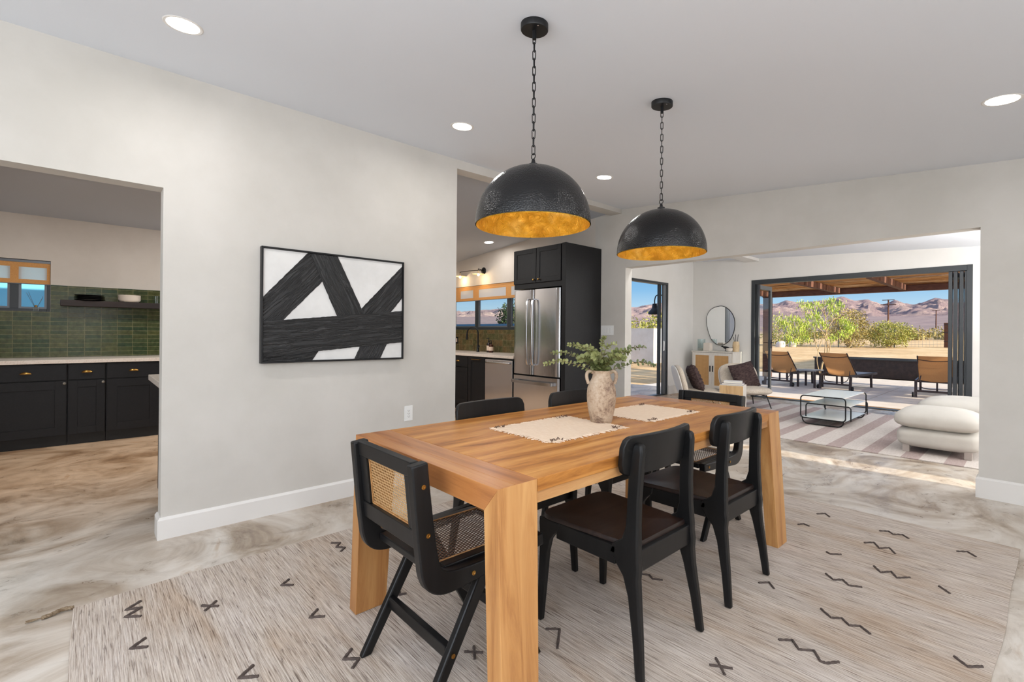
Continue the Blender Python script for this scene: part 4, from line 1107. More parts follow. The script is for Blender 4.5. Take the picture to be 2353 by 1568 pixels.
MB().box(0, .20, -.2095, -.2085, .002, .064).build('end_cap', 'alum_lt', t, smooth=0)
# plates and bowls stacked on the shelf
rank = ['bottom', 'second from bottom', 'second from top', 'topmost']
for k in range(4):
    z = 1.536+.0005+k*.0165
    t = thing('dinner_plate', 'black dinner plate on the floating shelf, %s of the stack' % rank[k], 'plate', (-7.295, .035, z), 0, 'stacked black plates')
    MB().lathe([(0, 0), (.085, 0), (.09, .003), (.133, .012), (.135, .0155), (.131, .0158), (.088, .008), (0, .007)], 40).build('plate_body', 'plate', t, smooth=60)
rank = ['bottom', 'second from bottom', 'middle', 'second from top', 'topmost']
for k in range(5):
    z = 1.536+.0005+k*.0125
    t = thing('serving_bowl', 'shallow white bowl on the floating shelf, %s of the stack' % rank[k], 'bowl', (-7.29, .39, z), 0, 'stacked white bowls')
    MB().lathe([(0, 0), (.075, 0), (.085, .003), (.104, .020), (.108, .034), (.105, .034), (.10, .021), (.082, .0105), (0, .0095)], 40).build('bowl_body', 'ceramic', t, smooth=60)
t = thing('drinking_glass', 'clear ribbed glass at the right end of the floating shelf', 'glass', (-7.28, .645, 1.537))
MB().lathe([(0, 0), (.033, 0), (.036, .09), (.034, .09), (.031, .004), (0, .004)], 24).build('glass_body', 'clear_glass', t, smooth=60)
# kitchen window on the left wall
def window(name, label, P, u0, u1, z0, z1, mull, fr=.045, dep=.05, mats=('alum', 'glass'), inner=.02):
    t = tag(bpy.data.objects.new(name, None), label, 'window', kind='structure'); col.objects.link(t)
    def bx(g, a0, a1, b0, b1, d0, d1): g.hexa([P(a0, d0, b0), P(a1, d0, b0), P(a1, d1, b0), P(a0, d1, b0), P(a0, d0, b1), P(a1, d0, b1), P(a1, d1, b1), P(a0, d1, b1)])
    g = MB(); bx(g, u0, u0+fr, z0, z1, 0, dep); bx(g, u1-fr, u1, z0, z1, 0, dep); bx(g, u0+fr, u1-fr, z0, z0+fr, 0, dep); bx(g, u0+fr, u1-fr, z1-fr, z1, 0, dep)
    for m0, m1 in mull: bx(g, m0, m1, z0+fr, z1-fr, 0, dep)
    g.build('window_frame', mats[0], t, smooth=0, bevel=.002)
    ed = [u0+fr]+[k for m_ in mull for k in m_]+[u1-fr]
    for a, b in zip(ed[0::2], ed[1::2]):
        g = MB(); bx(g, a, b, z0+fr, z1-fr, dep*.4, dep*.4+.004); g.build('pane', mats[1], t, smooth=0)
        g = MB(); 
        bx(g, a, a+inner, z0+fr, z1-fr, .008, dep*.8); bx(g, b-inner, b, z0+fr, z1-fr, .008, dep*.8); bx(g, a+inner, b-inner, z0+fr, z0+fr+inner, .008, dep*.8); bx(g, a+inner, b-inner, z1-fr-inner, z1-fr, .008, dep*.8)
        g.build('sash', 'alum_lt', t, smooth=0)
    return t
Pk = lambda u, d, z: (KX-.03-d, u, z)
window('window_1', 'dark framed kitchen window above the green tiles', Pk, W0, W1, WB, WTp, [(-.61, -.545)], fr=.03)
def blind(label, P, u0, u1, z0, z1, panels, roll):
    t = thing('roller_blind', label, 'window blind', (0, 0, 0))
    def bx(g, a0, a1, b0, b1, d0, d1): g.hexa([P(a0, d0, b0), P(a1, d0, b0), P(a1, d1, b0), P(a0, d1, b0), P(a0, d0, b1), P(a1, d0, b1), P(a1, d1, b1), P(a0, d1, b1)])
    g = MB(); zb, zt = z0+.045, z1-.05
    bx(g, u0, u1, zt, z1, 0, .003); bx(g, u0, u1, z0, zb, 0, .003)
    ed = [u0]+[k for p in panels for k in p]+[u1]
    for a, b in zip(ed[0::2], ed[1::2]):
        if b-a > .001: bx(g, a, b, zb, zt, 0, .003)
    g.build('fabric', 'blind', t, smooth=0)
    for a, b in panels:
        g = MB(); bx(g, a, b, zb, zt, .001, .002); g.build('backlit_panel', 'backlit', t, smooth=0)  # paler cloth in front of the glass, backlight put into its colour
    g = MB(); bx(g, u0, u1, z1, z1+roll, -.004, .02); g.build('head_rail', 'alum_lt' if roll > .02 else 'blind', t, smooth=0)
    g = MB(); bx(g, u0, u1, z0-.008, z0, -.002, .006); g.build('bottom_bar', 'alum_lt', t, smooth=0)
Pb = lambda u, d, z: (KX-.022-d, u, z)
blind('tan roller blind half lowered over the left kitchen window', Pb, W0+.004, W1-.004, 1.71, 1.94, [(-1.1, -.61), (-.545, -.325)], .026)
# reed diffuser on the sill
t = thing('reed_diffuser', 'small reed diffuser on the left kitchen window sill', 'reed diffuser', (KX-.012, -.408, WB))
MB().box(-.016, .016, -.026, .026, 0, .05).build('bottle', 'clear_glass', t, smooth=0, bevel=.006)
MB().lathe([(0, .05), (.010, .05), (.010, .07), (0, .07)], 14).build('collar', 'brass', t)
for dy, dz in ((-.075, .20), (-.06, .21), (.055, .17), (.05, .15)): MB().tube([(0, 0, .02), (.004, dy, dz)], .0016, 5).build('reed', 'stem', t)

# peninsula behind the picture wall
t = thing('peninsula_cabinet', 'black cabinet edge with pale top showing behind the picture wall', 'cabinet', (0, 0, 0))
MB().box(-4.14, XW-T-.002, .385, 2.0, .10, .853).build('carcass', 'cab', t, smooth=0)
MB().box(-4.06, XW-T-.002, .45, 2.0, .001, .10).build('toe_kick', 'cab_dark', t, smooth=0)
tag(MB().box(-4.23, XW-T-.002, .335, 2.05, .855, .893).build('countertop', 'quartz', None, smooth=0, bevel=.003), 'pale stone countertop corner poking out behind the picture wall', 'countertop')

# ------------------------------------------------------------------ kitchen, sink run
FYR = 4.372
PR = lambda u, d, z: (u, FYR-d, z)
P2 = lambda u, d, z: (u, FYR-.018-d, z)
t = thing('base_cabinet', 'black base cabinet with small brass pull left of the pull out', 'cabinet', (0, 0, 0), 0, 'black base cabinets under the sink')
a, b = -6.55, -5.845
MB().box(a, b, FYR+.001, BY-.014, .10, .853).build('carcass', 'cab_dark', t, smooth=0)
MB().box(a, b, FYR+.06, BY-.014, .001, .10).build('toe_kick', 'cab_dark', t, smooth=0)
g = MB(); g.hexa([PR(a+.005, 0, .682), PR(b-.005, 0, .682), PR(b-.005, .018, .682), PR(a+.005, .018, .682), PR(a+.005, 0, .846), PR(b-.005, 0, .846), PR(b-.005, .018, .846), PR(a+.005, .018, .846)])
dr = g.build('drawer', 'cab', t, smooth=0, bevel=.002); cup_pull(dr, P2, -6.10, .77)
shaker(MB(), a+.005, b-.005, .112, .672, PR, .07).build('door', 'cab', t, smooth=0, bevel=.001)
t = thing('base_cabinet', 'black pull out cabinet with slim bar handle beside the dishwasher', 'cabinet', (0, 0, 0), 0, 'black base cabinets under the sink')
a, b = -5.84, -5.425
MB().box(a, b, FYR+.001, BY-.014, .10, .853).build('carcass', 'cab_dark', t, smooth=0)
MB().box(a, b, FYR+.06, BY-.014, .001, .10).build('toe_kick', 'cab_dark', t, smooth=0)
dd = shaker(MB(), a+.005, b-.005, .112, .846, PR, .07).build('door', 'cab', t, smooth=0, bevel=.001)
g = MB(); g.tube([P2(-5.73, .0, .81), P2(-5.73, .022, .81), P2(-5.535, .022, .81), P2(-5.535, .0, .81)], .005, 8); g.build('bar_handle', 'brass', dd)
t = thing('base_cabinet', 'black corner base cabinet hidden behind the picture wall edge', 'cabinet', (0, 0, 0), 0, 'black base cabinets under the sink')
MB().box(-7.41, -6.555, FYR+.001, BY-.014, .001, .853).build('carcass', 'cab', t, smooth=0)
g = MB().box(FXL+.036, -4.80, 4.338, BY-.0125, .855, .893)
tag(g.build('countertop', 'quartz', None, smooth=0, bevel=.003), 'pale stone countertop around the sink', 'countertop')
t = thing('dishwasher', 'stainless steel dishwasher between black cabinet and fridge', 'dishwasher', (0, 0, 0))
MB().box(-5.415, -4.815, FYR, BY-.02, .012, .850).build('body', 'cab_dark', t, smooth=0)
MB().box(-5.412, -4.818, FYR-.028, FYR-.001, .11, .828).build('door', 'steel', t, smooth=0, bevel=.006)
g = MB(); pts = smoothpath([(-5.36, FYR-.03, .79), (-5.33, FYR-.065, .79), (-5.115, FYR-.075, .79), (-4.90, FYR-.065, .79), (-4.87, FYR-.03, .79)], 6)
g.tube(pts, .015, 10); g.build('handle', 'chrome', t, smooth=60)
# fridge
t = thing('refrigerator', 'stainless steel french door fridge under the black wall cabinet', 'refrigerator', (0, 0, 0))
FX0, FX1, FY = -4.785, -3.945, 4.322
MB().box(FX0+.01, FX1-.012, FY+.075, 5.0, .015, 1.765).build('body', 'cab_dark', t, smooth=0)
def fdoor(x0, x1, z0, z1):
    g = MB(); n = 14; poly = []
    for i in range(n+1):
        u = i/n; x = x0+(x1-x0)*u; e = min(u, 1-u)*(x1-x0)
        bulge = .010*(1-(2*u-1)**2)
        ed = .018*(1-min(1, e/.022))**2
        poly.append((x, FY+.008-bulge*.8+ed))
    poly += [(x1, FY+.07), (x0, FY+.07)]
    g.prism(poly, 'z', z0, z1); return g.build('door', 'steel', t, smooth=40)
mx = -4.410
d1 = fdoor(FX0, mx-.004, .668, 1.778); d2 = fdoor(mx+.004, FX1, .668, 1.778)
for d_, x, s in ((d1, mx-.050, -1), (d2, mx+.045, 1)):
    pts = smoothpath([(x, FY, .80), (x, FY-.045, .82), (x, FY-.062, 1.0), (x, FY-.068, 1.2), (x, FY-.062, 1.45), (x, FY-.045, 1.63), (x, FY, 1.65)], 5)
    g = MB(); vs = []; fs = []; n = len(pts)
    for i, p in enumerate(pts):
        tn = (pts[min(i+1, n-1)]-pts[max(i-1, 0)]).normalized(); nr = Vector((0, -tn.z, tn.y)).normalized()*.007
        for sx, k in ((-.016, -1), (.016, -1), (.016, 1), (-.016, 1)): vs.append((p.x+sx, p.y+nr.y*k, p.z+nr.z*k))
    for i in range(n-1):
        for k in range(4): fs.append((i*4+k, i*4+(k+1) % 4, i*4+4+(k+1) % 4, i*4+4+k))
    fs += [(3, 2, 1, 0), tuple((n-1)*4+k for k in range(4))]
    g.add(vs, fs); g.build('handle', 'chrome', d_, smooth=30, bevel=.003)
g = MB(); g.prism([(FX0, FY+.022), (FX0+.02, FY+.004), ((FX0+FX1)/2, FY-.003), (FX1-.02, FY+.004), (FX1, FY+.022), (FX1, FY+.07), (FX0, FY+.07)], 'z', .05, .648)
fz = g.build('freezer_drawer', 'steel', t, smooth=30)
pts = smoothpath([(FX0+.03, FY+.01, .572), (FX0+.05, FY-.045, .572), (-4.36, FY-.065, .572), (FX1-.10, FY-.045, .572), (FX1-.08, FY+.01, .572)], 8)
g = MB(); vs = []; fs = []; n = len(pts)
for p in pts: vs += [(p.x, p.y+.007, p.z-.019), (p.x, p.y-.007, p.z-.019), (p.x, p.y-.007, p.z+.019), (p.x, p.y+.007, p.z+.019)]
for i in range(n-1):
    for k in range(4): fs.append((i*4+k, i*4+(k+1) % 4, i*4+4+(k+1) % 4, i*4+4+k))
fs += [(3, 2, 1, 0), tuple((n-1)*4+k for k in range(4))]
g.add(vs, fs); g.build('handle', 'chrome', fz, smooth=40, bevel=.003)
MB().lathe([(0, 0), (.016, 0), (.016, .0015), (.013, .002), (.0125, .001), (0, .001)], 24).xf(Matrix.Translation((-4.09, FY+.0035, 1.70)) @ Matrix.Rotation(PI/2, 4, 'X')).build('badge', 'chrome', d2, smooth=40)
# tall panel and cabinet over the fridge
t = thing('fridge_surround', 'tall black cabinet surround with two upper doors above the fridge', 'cabinet', (0, 0, 0))
MB().box(-3.912, -3.847, 4.331, BY-.001, .001, 2.323).build('side_panel', 'cab', t, smooth=0, bevel=.002)
MB().box(-4.793, -3.914, 4.352, BY-.001, 1.80, 2.323).build('carcass', 'cab', t, smooth=0)
PF = lambda u, d, z: (u, 4.351-d, z)
P3 = lambda u, d, z: (u, 4.351-.018-d, z)
for a, b, kx in ((-4.790, -4.362, -4.392), (-4.358, -3.930, -4.300)):
    dd = shaker(MB(), a+.002, b-.002, 1.868, 2.318, PF, .06).build('door', 'cab', t, smooth=0, bevel=.001)
    knob(dd, P3, kx, 1.905, 'brass', .013)
# sink window, blind, sconce, tap, bottles
Pw = lambda u, d, z: (u, BY+.03+d, z)
window('window_2', 'dark framed window above the kitchen sink', Pw, KW0, KW1, KWB, KWT, [(-6.585, -6.51), (-5.74, -5.67)], fr=.045, dep=.05)
Pb2 = lambda u, d, z: (u, BY+.012+d, z)
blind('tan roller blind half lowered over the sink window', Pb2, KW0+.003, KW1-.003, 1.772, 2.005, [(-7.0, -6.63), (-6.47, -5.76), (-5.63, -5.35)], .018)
t = thing('wall_sconce', 'dark two arm wall sconce with glowing bulbs above the sink window', 'wall lamp', (-6.32, BY, 2.262))
MB().lathe([(0, 0), (.06, 0), (.062, .006), (.05, .016), (0, .018)], 28).xf(Matrix.Rotation(PI/2, 4, 'X')).build('wall_plate', 'black_metal', t, smooth=50)
for bx_, by_, bz_ in ((-.545, -.10, -.045), (.03, -.14, -.055)):
    pts = smoothpath([(0, -.01, .0), (0, -.045, .01), (bx_*.5, by_*.8, .02), (bx_*.96, by_, .02), (bx_, by_, .005), (bx_, by_, bz_+.03)], 6)
    ar = MB().tube(pts, .006, 8).build('arm', 'black_metal', t, smooth=60)
    MB().lathe([(.012, .045), (.014, .02), (.017, .008), (.10, -.010), (.102, -.012), (.015, .004)], 32, (bx_, by_, bz_)).build('lamp_shade', 'pot_tan', ar, smooth=60)
    MB().lathe([(0, -.044), (.012, -.042), (.021, -.030), (.022, -.018), (.012, .002), (0, .004)], 18, (bx_, by_, bz_)).build('bulb', 'bulb_glow', ar, smooth=60)
    l = bpy.data.lights.new('sconce_bulb', 'POINT'); l.energy = 2; l.color = (1, .75, .45); l.shadow_soft_size = .03
    lo = bpy.data.objects.new('sconce_bulb', l); col.objects.link(lo); lo.location = (-6.32+bx_, BY+by_-.02, 2.262+bz_-.09)
t = thing('kitchen_tap', 'black gooseneck kitchen tap in front of the sink window', 'tap', (-6.27, 4.88, .893))
MB().lathe([(0, 0), (.027, 0), (.027, .006), (.022, .012), (.02, .10), (.016, .11), (0, .11)], 20).build('base', 'black_metal', t, smooth=40)
dv = Vector((-.86, -.5, 0)).normalized()
pts = [Vector((0, 0, .10)), Vector((0, 0, .30))]+[Vector((0, 0, .31))+dv*(.10-.10*math.cos(a))+Vector((0, 0, .10*math.sin(a))) for a in [PI*i/12 for i in range(1, 12)]]+[dv*.20+Vector((0, 0, .29))]
MB().tube(pts, .0115, 12).build('spout', 'black_metal', t, smooth=60)
MB().tube([dv*.20+Vector((0, 0, .295)), dv*.205+Vector((0, 0, .20))], .016, 12).build('spray_head', 'black_metal', t, smooth=60)
MB().tube([(0, 0, .075), (.05, -.02, .078), (.085, -.035, .10)], .008, 8).build('lever', 'black_metal', t, smooth=60)
for x, y, lb, mt, h in ((-5.985, 4.88, 'dark pump soap bottle by the sink, taller and on the left', 'dark_bottle', 1.0), (-5.90, 4.86, 'amber pump soap bottle by the sink, on the right', 'amber', .85)):
    t = thing('soap_bottle', lb, 'soap bottle', (x, y, .893), 0, 'soap bottles by the sink')
    MB().lathe([(0, 0), (.034, 0), (.036, .004), (.036, .13*h), (.030, .15*h), (.012, .16*h), (.012, .175*h), (0, .175*h)], 24).build('bottle_body', mt, t, smooth=50)
    MB().lathe([(.0363, .03), (.0366, .03), (.0366, .11*h), (.0363, .11*h)], 24).build('paper_label', 'label', t, smooth=50)
    g = MB(); g.lathe([(0, .174*h), (.014, .174*h), (.014, .195*h), (.005, .197*h), (.005, .23*h), (0, .23*h)], 14); g.tube([(0, 0, .228*h), (-.04, -.015, .226*h)], .0055, 8); g.build('pump', 'black_metal', t, smooth=50)

# ------------------------------------------------------------------ living room doors
# sliding door on the left wall
root = tag(bpy.data.objects.new('door_1', None), 'grey framed sliding glass door slid open in the living room', 'door', kind='structure'); col.objects.link(root)
g = MB(); D0, D1, DZ = 6.2, 8.72, 2.245
g.box(-5.11, -4.995, D1-.045, D1, 0, DZ).box(-5.11, -4.995, D0, D0+.045, 0, DZ).box(-5.11, -4.995, D0+.045, D1-.045, DZ-.045, DZ).box(-5.11, -4.995, D0+.045, D1-.045, .0, .022)
g.build('door_frame', 'alum', root, smooth=0, bevel=.002)
g = MB(); g.box(-5.05, -5.01, D1-.16, D1-.10, .024, DZ-.047).box(-5.05, -5.01, D1-.095, D1-.047, .024, DZ-.047)
g.build('door_stile', 'alum_lt', root, smooth=0, bevel=.004)
g = MB(); g.box(-5.10, -5.06, D1-.24, D1-.16, .024, DZ-.047); g.build('outer_stile', 'alum', root, smooth=0, bevel=.004)
g = MB(); g.box(-5.008, -4.992, D1-.148, D1-.128, .89, 1.07).box(-5.012, -5.006, D1-.155, D1-.118, .88, 1.08); g.build('door_handle', 'white_plastic', root, smooth=0, bevel=.003)
# folding door
root = tag(bpy.data.objects.new('door_2', None), 'dark framed folding patio doors pushed open to the terrace', 'door', kind='structure'); col.objects.link(root)
g = MB(); y0, y1 = LY-.012, LY+.11
g.box(AX0, AX0+.065, y0, y1, 0, AZ).box(AX1-.065, AX1, y0, y1, 0, AZ).box(AX0+.065, AX1-.065, y0, y1, AZ-.085, AZ).box(AX0+.065, AX1-.065, y0, y1, 0, .015)
g.build('door_frame', 'alum', root, smooth=0, bevel=.003)
def leaf(x, y0, y1, handle=False, th=.042):
    g = MB(); st, z0, z1 = .075, .03, AZ-.09
    g.box(x, x+th, y0, y0+st, z0, z1).box(x, x+th, y1-st, y1, z0, z1).box(x, x+th, y0+st, y1-st, z0, z0+.11).box(x, x+th, y0+st, y1-st, z1-.08, z1)
    lf = g.build('door_leaf', 'alum', root, smooth=0, bevel=.003)
    MB().box(x+th/2-.003, x+th/2+.003, y0+st, y1-st, z0+.11, z1-.08).build('pane', 'glass', lf, smooth=0)
    if handle:
        g = MB(); g.box(x+th, x+th+.01, y1-.055, y1-.02, .95, 1.12); g.tube([(x+th+.01, y1-.037, 1.06), (x+th+.05, y1-.037, 1.06), (x+th+.052, y1-.15, 1.06)], .009, 8); g.build('door_handle', 'black_metal', lf)
leaf(-3.71, LY+.02, LY+.72, True)
for i, x in enumerate((-.925, -.868, -.802, -.745)): leaf(x, LY+.0, LY+.70)
struct('trim_threshold', MB().box(AX0, AX1, LY+.11, LY+.2, -.05, .006), 'alum', 'dark metal threshold of the folding doors', 'threshold', smooth=0)

# ------------------------------------------------------------------ living room furniture
tag(MB().box(-3.75, .6, 6.06, 9.12, .001, .010).build('striped_rug', 'stripe_rug', None, smooth=0), 'cream and mauve striped rug on the living room floor', 'rug')
# sideboard
t = thing('sideboard', 'white sideboard with rattan doors against the living room far wall', 'sideboard', (-4.38, 9.52, 0))
hx, y0, y1, z0, z1 = .415, -.205, .205, .14, .88
g = MB(); g.box(-hx, -hx+.022, y0+.02, y1, z0, z1-.022).box(hx-.022, hx, y0+.02, y1, z0, z1-.022).box(-hx+.022, hx-.022, y0+.02, y1, z0, z0+.02).box(-hx+.022, hx-.022, y1-.01, y1, z0+.02, z1-.022)
g.build('carcass', 'white_wood', t, smooth=0)
MB().box(-hx-.006, hx+.006, y0-.004, y1, z1-.022, z1).build('top', 'white_wood', t, smooth=0, bevel=.003)
for a, b, hxp in ((-hx+.024, .0, -.028), (.002, hx-.024, .028)):
    g = MB(); fr = .055
    g.box(a, a+fr, y0, y0+.019, z0+.005, z1-.028).box(b-fr, b, y0, y0+.019, z0+.005, z1-.028).box(a+fr, b-fr, y0, y0+.019, z0+.005, z0+.005+fr).box(a+fr, b-fr, y0, y0+.019, z1-.028-fr, z1-.028)
    d_ = g.build('door', 'white_wood', t, smooth=0, bevel=.001)
    MB().box(a+fr, b-fr, y0+.006, y0+.012, z0+.005+fr, z1-.028-fr).build('rattan_panel', 'rattan', d_, smooth=0)
    MB().box(hxp-.010, hxp+.010, y0-.012, y0, .47, .59).build('handle', 'black_metal', d_, smooth=0, bevel=.003)
for x in (-.36, .36):
    for y in (-.16, .16): MB().loftz([(x, y, .001, .02, .02), (x, y, z0, .034, .034)]).build('leg', 'white_wood', t, smooth=0)
# mirror
t = thing('wall_mirror', 'pebble shaped mirror with thin dark rim above the sideboard', 'mirror', (-4.385, LY-.036, 1.40), R(-6.5))
cp = [(-.10, .385), (.06, .395), (.20, .31), (.295, .16), (.312, .0), (.285, -.15), (.205, -.30), (.07, -.39), (-.07, -.385), (-.19, -.28), (-.26, -.12), (-.30, .05), (-.295, .20), (-.225, .32)]
out = [(p.x, p.y) for p in smoothpath([(a, b, 0) for a, b in cp], 6, closed=True)]
MB().prism(out[::-1], 'y', -.018, -.004).build('mirror_glass', 'mirror', t, smooth=0)
MB().tube([(a, -.012, b) for a, b in out], .008, 8, closed=True).build('rim', 'black_metal', t, smooth=60)
# things on the sideboard
SZ = .881
t = thing('glass_jar', 'clear glass hurricane jar at the left end of the sideboard', 'glass jar', (-4.69, 9.52, SZ))
MB().lathe([(0, 0), (.075, 0), (.076, .24), (.073, .24), (.071, .006), (0, .006)], 30).build('jar_body', 'clear_glass', t, smooth=60)
MB().lathe([(0, .0065), (.068, .0065), (.068, .05), (0, .05)], 24).build('candle', 'ceramic', t, smooth=40)
t = thing('white_box', 'square off white ceramic box beside the glass jar', 'box', (-4.52, 9.45, SZ))
MB().box(-.07, .07, -.06, .06, 0, .155).build('box_body', 'ceramic', t, smooth=0, bevel=.006)
MB().box(-.06, .06, -.05, .05, .155, .165).build('lid', 'ceramic', t, smooth=0, bevel=.003)
t = thing('bird_figurine', 'small black bird figurine on the sideboard under the mirror', 'figurine', (-4.16, 9.5, SZ))
g = MB(); g.cushion((0, 0, .068), (.075, .028, .030), 2.2, 2.2, 8, lambda p: Vector((p.x, p.y, p.z-.25*p.x)))
g.cushion((-.085, 0, .098), (.024, .018, .018), 2, 2, 6); g.tube([(-.10, 0, .100), (-.128, 0, .097)], [.008, .002], 6); g.tube([(.055, 0, .06), (.12, 0, .075)], [.016, .006], 6)
g.build('bird_body', 'black_metal', t, smooth=180)
for dx in (-.02, .012): MB().tube([(dx, 0, .05), (dx-.01, 0, .0)], .006, 6).build('foot', 'black_metal', t)
t = thing('small_bowl', 'small white footed bowl in front of the tan pot', 'bowl', (-4.075, 9.43, SZ))
MB().lathe([(0, 0), (.04, 0), (.045, .008), (.058, .03), (.06, .07), (.056, .07), (.053, .03), (0, .012)], 26).build('bowl_body', 'ceramic', t, smooth=60)
t = thing('reed_pot', 'tan pot holding dark sticks at the right of the sideboard', 'pot', (-4.0, 9.55, SZ))
MB().lathe([(0, 0), (.055, 0), (.062, .02), (.064, .12), (.058, .17), (.052, .19), (.05, .2), (.046, .2), (.05, .17), (.05, .1), (0, .1)], 28).build('pot_body', 'pot_tan', t, smooth=60)
for dx, dz in ((-.035, .29), (.0, .34), (.045, .34)): MB().tube([(dx*.3, 0, .103), (dx*1.15, -.02, dz)], .005, 6).build('stick', 'black_metal', t)
# boucle chairs
def lounge_chair(label, loc, rz):
    t = thing('lounge_chair', label, 'armchair', loc, rz, 'boucle lounge chairs')
    # local +x faces forward
    g = MB(); g.cushion((.045, 0, .285), (.315, .315, .070), 3.6, 2.6, 12); g.build('seat', 'boucle', t, smooth=180)
    def lean(p): return Vector((p.x-.24*(p.z+.2)-.0, p.y*(1-.10*max(0, p.z)/.2), p.z+0))
    g = MB(); g.cushion((0, 0, 0), (.055, .335, .245), 3.2, 3.0, 12, lambda p: Vector((p.x, p.y, p.z)))
    g.xf(Matrix.Translation((-.275, 0, .478)) @ Matrix.Rotation(-.26, 4, 'Y')); g.build('backrest', 'boucle', t, smooth=180)
    g = MB(); g.cushion((0, 0, 0), (.018, .331, .242), 3.4, 3.0, 10)
    g.xf(Matrix.Translation((-.327, 0, .470)) @ Matrix.Rotation(-.26, 4, 'Y')); g.build('back_shell', 'boucle_back', t, smooth=180)
    for x, y in ((.30, .25), (.30, -.25), (-.24, .25), (-.24, -.25)):
        MB().tube([(x*.80, y*.8, .225), (x, y, .012)], .0085, 8).build('leg', 'black_metal', t)
    MB().tube([(.24, -.2, .21), (.24, .2, .21), (-.19, .2, .21), (-.19, -.2, .21)], .008, 8, closed=True).build('frame', 'black_metal', t)
    return t
lc = lounge_chair('beige boucle lounge chair facing the room beside the folding doors', (-3.31, 8.34, 0), R(-40))
dup(lc, (-3.64, 7.30, 0), R(38), 'beige boucle lounge chair seen from behind near the sliding door')
def pillow(label, loc, rot, s=.225):
    t = thing('throw_pillow', label, 'pillow', (0, 0, 0), 0, 'dark textured throw pillows'); t.location = loc; t.rotation_euler = rot
    g = MB(); n = 18; vs = []; fs = []
    for sg in (-1, 1):
        for i in range(n+1):
            for j in range(n+1):
                u, v = -1+2*i/n, -1+2*j/n
                th = .075*((1-u**4)*(1-v**4))**.5
                sc = 1-.06*(1-abs(u))*abs(v)**3-.06*(1-abs(v))*abs(u)**3
                rid = .006*math.sin(v*26+3*noise.noise(Vector((u*2, v*2, 1))))*(1 if (1-u**4)*(1-v**4) > .05 else 0)
                vs.append((sg*(th+rid), u*s*sc, v*s*sc))
    m_ = (n+1)**2
    for sgi in (0, 1):
        for i in range(n):
            for j in range(n):
                a = sgi*m_+i*(n+1)+j; q = (a, a+n+1, a+n+2, a+1); fs.append(q if sgi else q[::-1])
    g.add(vs, fs); o = g.build('pillow_cover', 'pillow', t, smooth=180)
    return t
pillow('dark brown textured pillow leaning on the chair beside the folding doors', (-3.37, 8.39, .515), (R(12), R(-20), R(-36)))
pillow('dark brown textured pillow on the chair near the sliding door', (-3.68, 7.26, .515), (R(-8), R(-22), R(40)))
# cube side table and books
t = thing('side_table', 'pale wooden cube side table between the two boucle chairs', 'side table', (-3.17, 7.47, 0), R(15))
MB().box(-.17, .17, -.17, .17, .001, .44).build('cube_body', 'white_wood', t, smooth=0, bevel=.004)
MB().prism([(-.10, .06), (.10, .06), (.165, .2), (.165, .438), (-.165, .438), (-.165, .2)], 'y', -.1725, -.1705).build('front_inlay', 'tan_wood', t, smooth=0)
for k, (lb, mt, sx, sy, h, dz, rz) in enumerate((('pale violet grey book lying at the bottom of the pile on the cube table', 'book_g', .145, .115, .026, .0, 12), ('white book lying at the top of the pile on the cube table', 'book_w', .130, .10, .030, .027, 20))):
    t = thing('book', lb, 'book', (-3.17, 7.48, .441+dz), R(rz), 'books on the cube table')
    g = MB(); g.box(-sx, sx, -sy, sy, 0, .003).box(-sx, sx, -sy, sy, h-.003, h).box(-sx, -sx+.004, -sy, sy, .003, h-.003); g.build('cover', mt, t, smooth=0)
    MB().box(-sx+.005, sx-.006, -sy+.005, sy-.005, .003, h-.003).build('pages', 'paper', t, smooth=0)
# coffee table
t = thing('coffee_table', 'black tube coffee table with three white shelves on the striped rug', 'coffee table', (-1.92, 7.29, .011))
W, D, Hh, B = .258, 1.08, .385, .085
def rr(x0, x1, z0, z1, y, r, bottom=True):
    pts = []
    if bottom:
        cs = [((x1-r, z0+r), -90, 0), ((x1-r, z1-r), 0, 90), ((x0+r, z1-r), 90, 180), ((x0+r, z0+r), 180, 270)]
        for c, a, b in cs: pts += arc(c, r, a, b, 6, 'xz', y)
    else:
        pts = [(x1, y, z0)]
        for c, a, b in [((x1-r, z1-r), 0, 90), ((x0+r, z1-r), 90, 180)]: pts += arc(c, r, a, b, 6, 'xz', y)
        pts.append((x0, y, z0))
    return pts
g = MB(); r_ = .008
for y in (0, D):
    g.tube(rr(-W, W, B, Hh, y, .04), r_, 8, closed=True)
    p = [(-W+.02, y, B)]+arc((-W+.02+.07, B-.005), .07, 180, 270, 5, 'xz', y)+arc((W-.02-.07, B-.005), .07, 270, 360, 5, 'xz', y)+[(W-.02, y, B)]
    g.tube(p, r_, 8)
for x in (-W, W): g.tube([(x, 0, B), (x, D, B)], r_*.7, 6); g.tube([(x*.86, 0, Hh), (x*.86, D, Hh)], r_*.7, 6)
g.build('outer_frame', 'black_metal', t, smooth=60)
for y in (.10, D-.10): MB().tube(rr(-W+.035, W+.035, B, Hh-.115, y, .035, False), r_, 8).build('inner_frame', 'black_metal', t, smooth=60)
MB().box(-W+.02, W-.02, 0, D, Hh-.004, Hh+.006).build('top_shelf', 'white_lacquer', t, smooth=0)
MB().box(-W+.055, W+.015, .10, D-.10, Hh-.119, Hh-.109).build('middle_shelf', 'white_lacquer', t, smooth=0)
MB().box(-W, W, 0, D, B-.004, B+.006).build('bottom_shelf', 'white_lacquer', t, smooth=0)
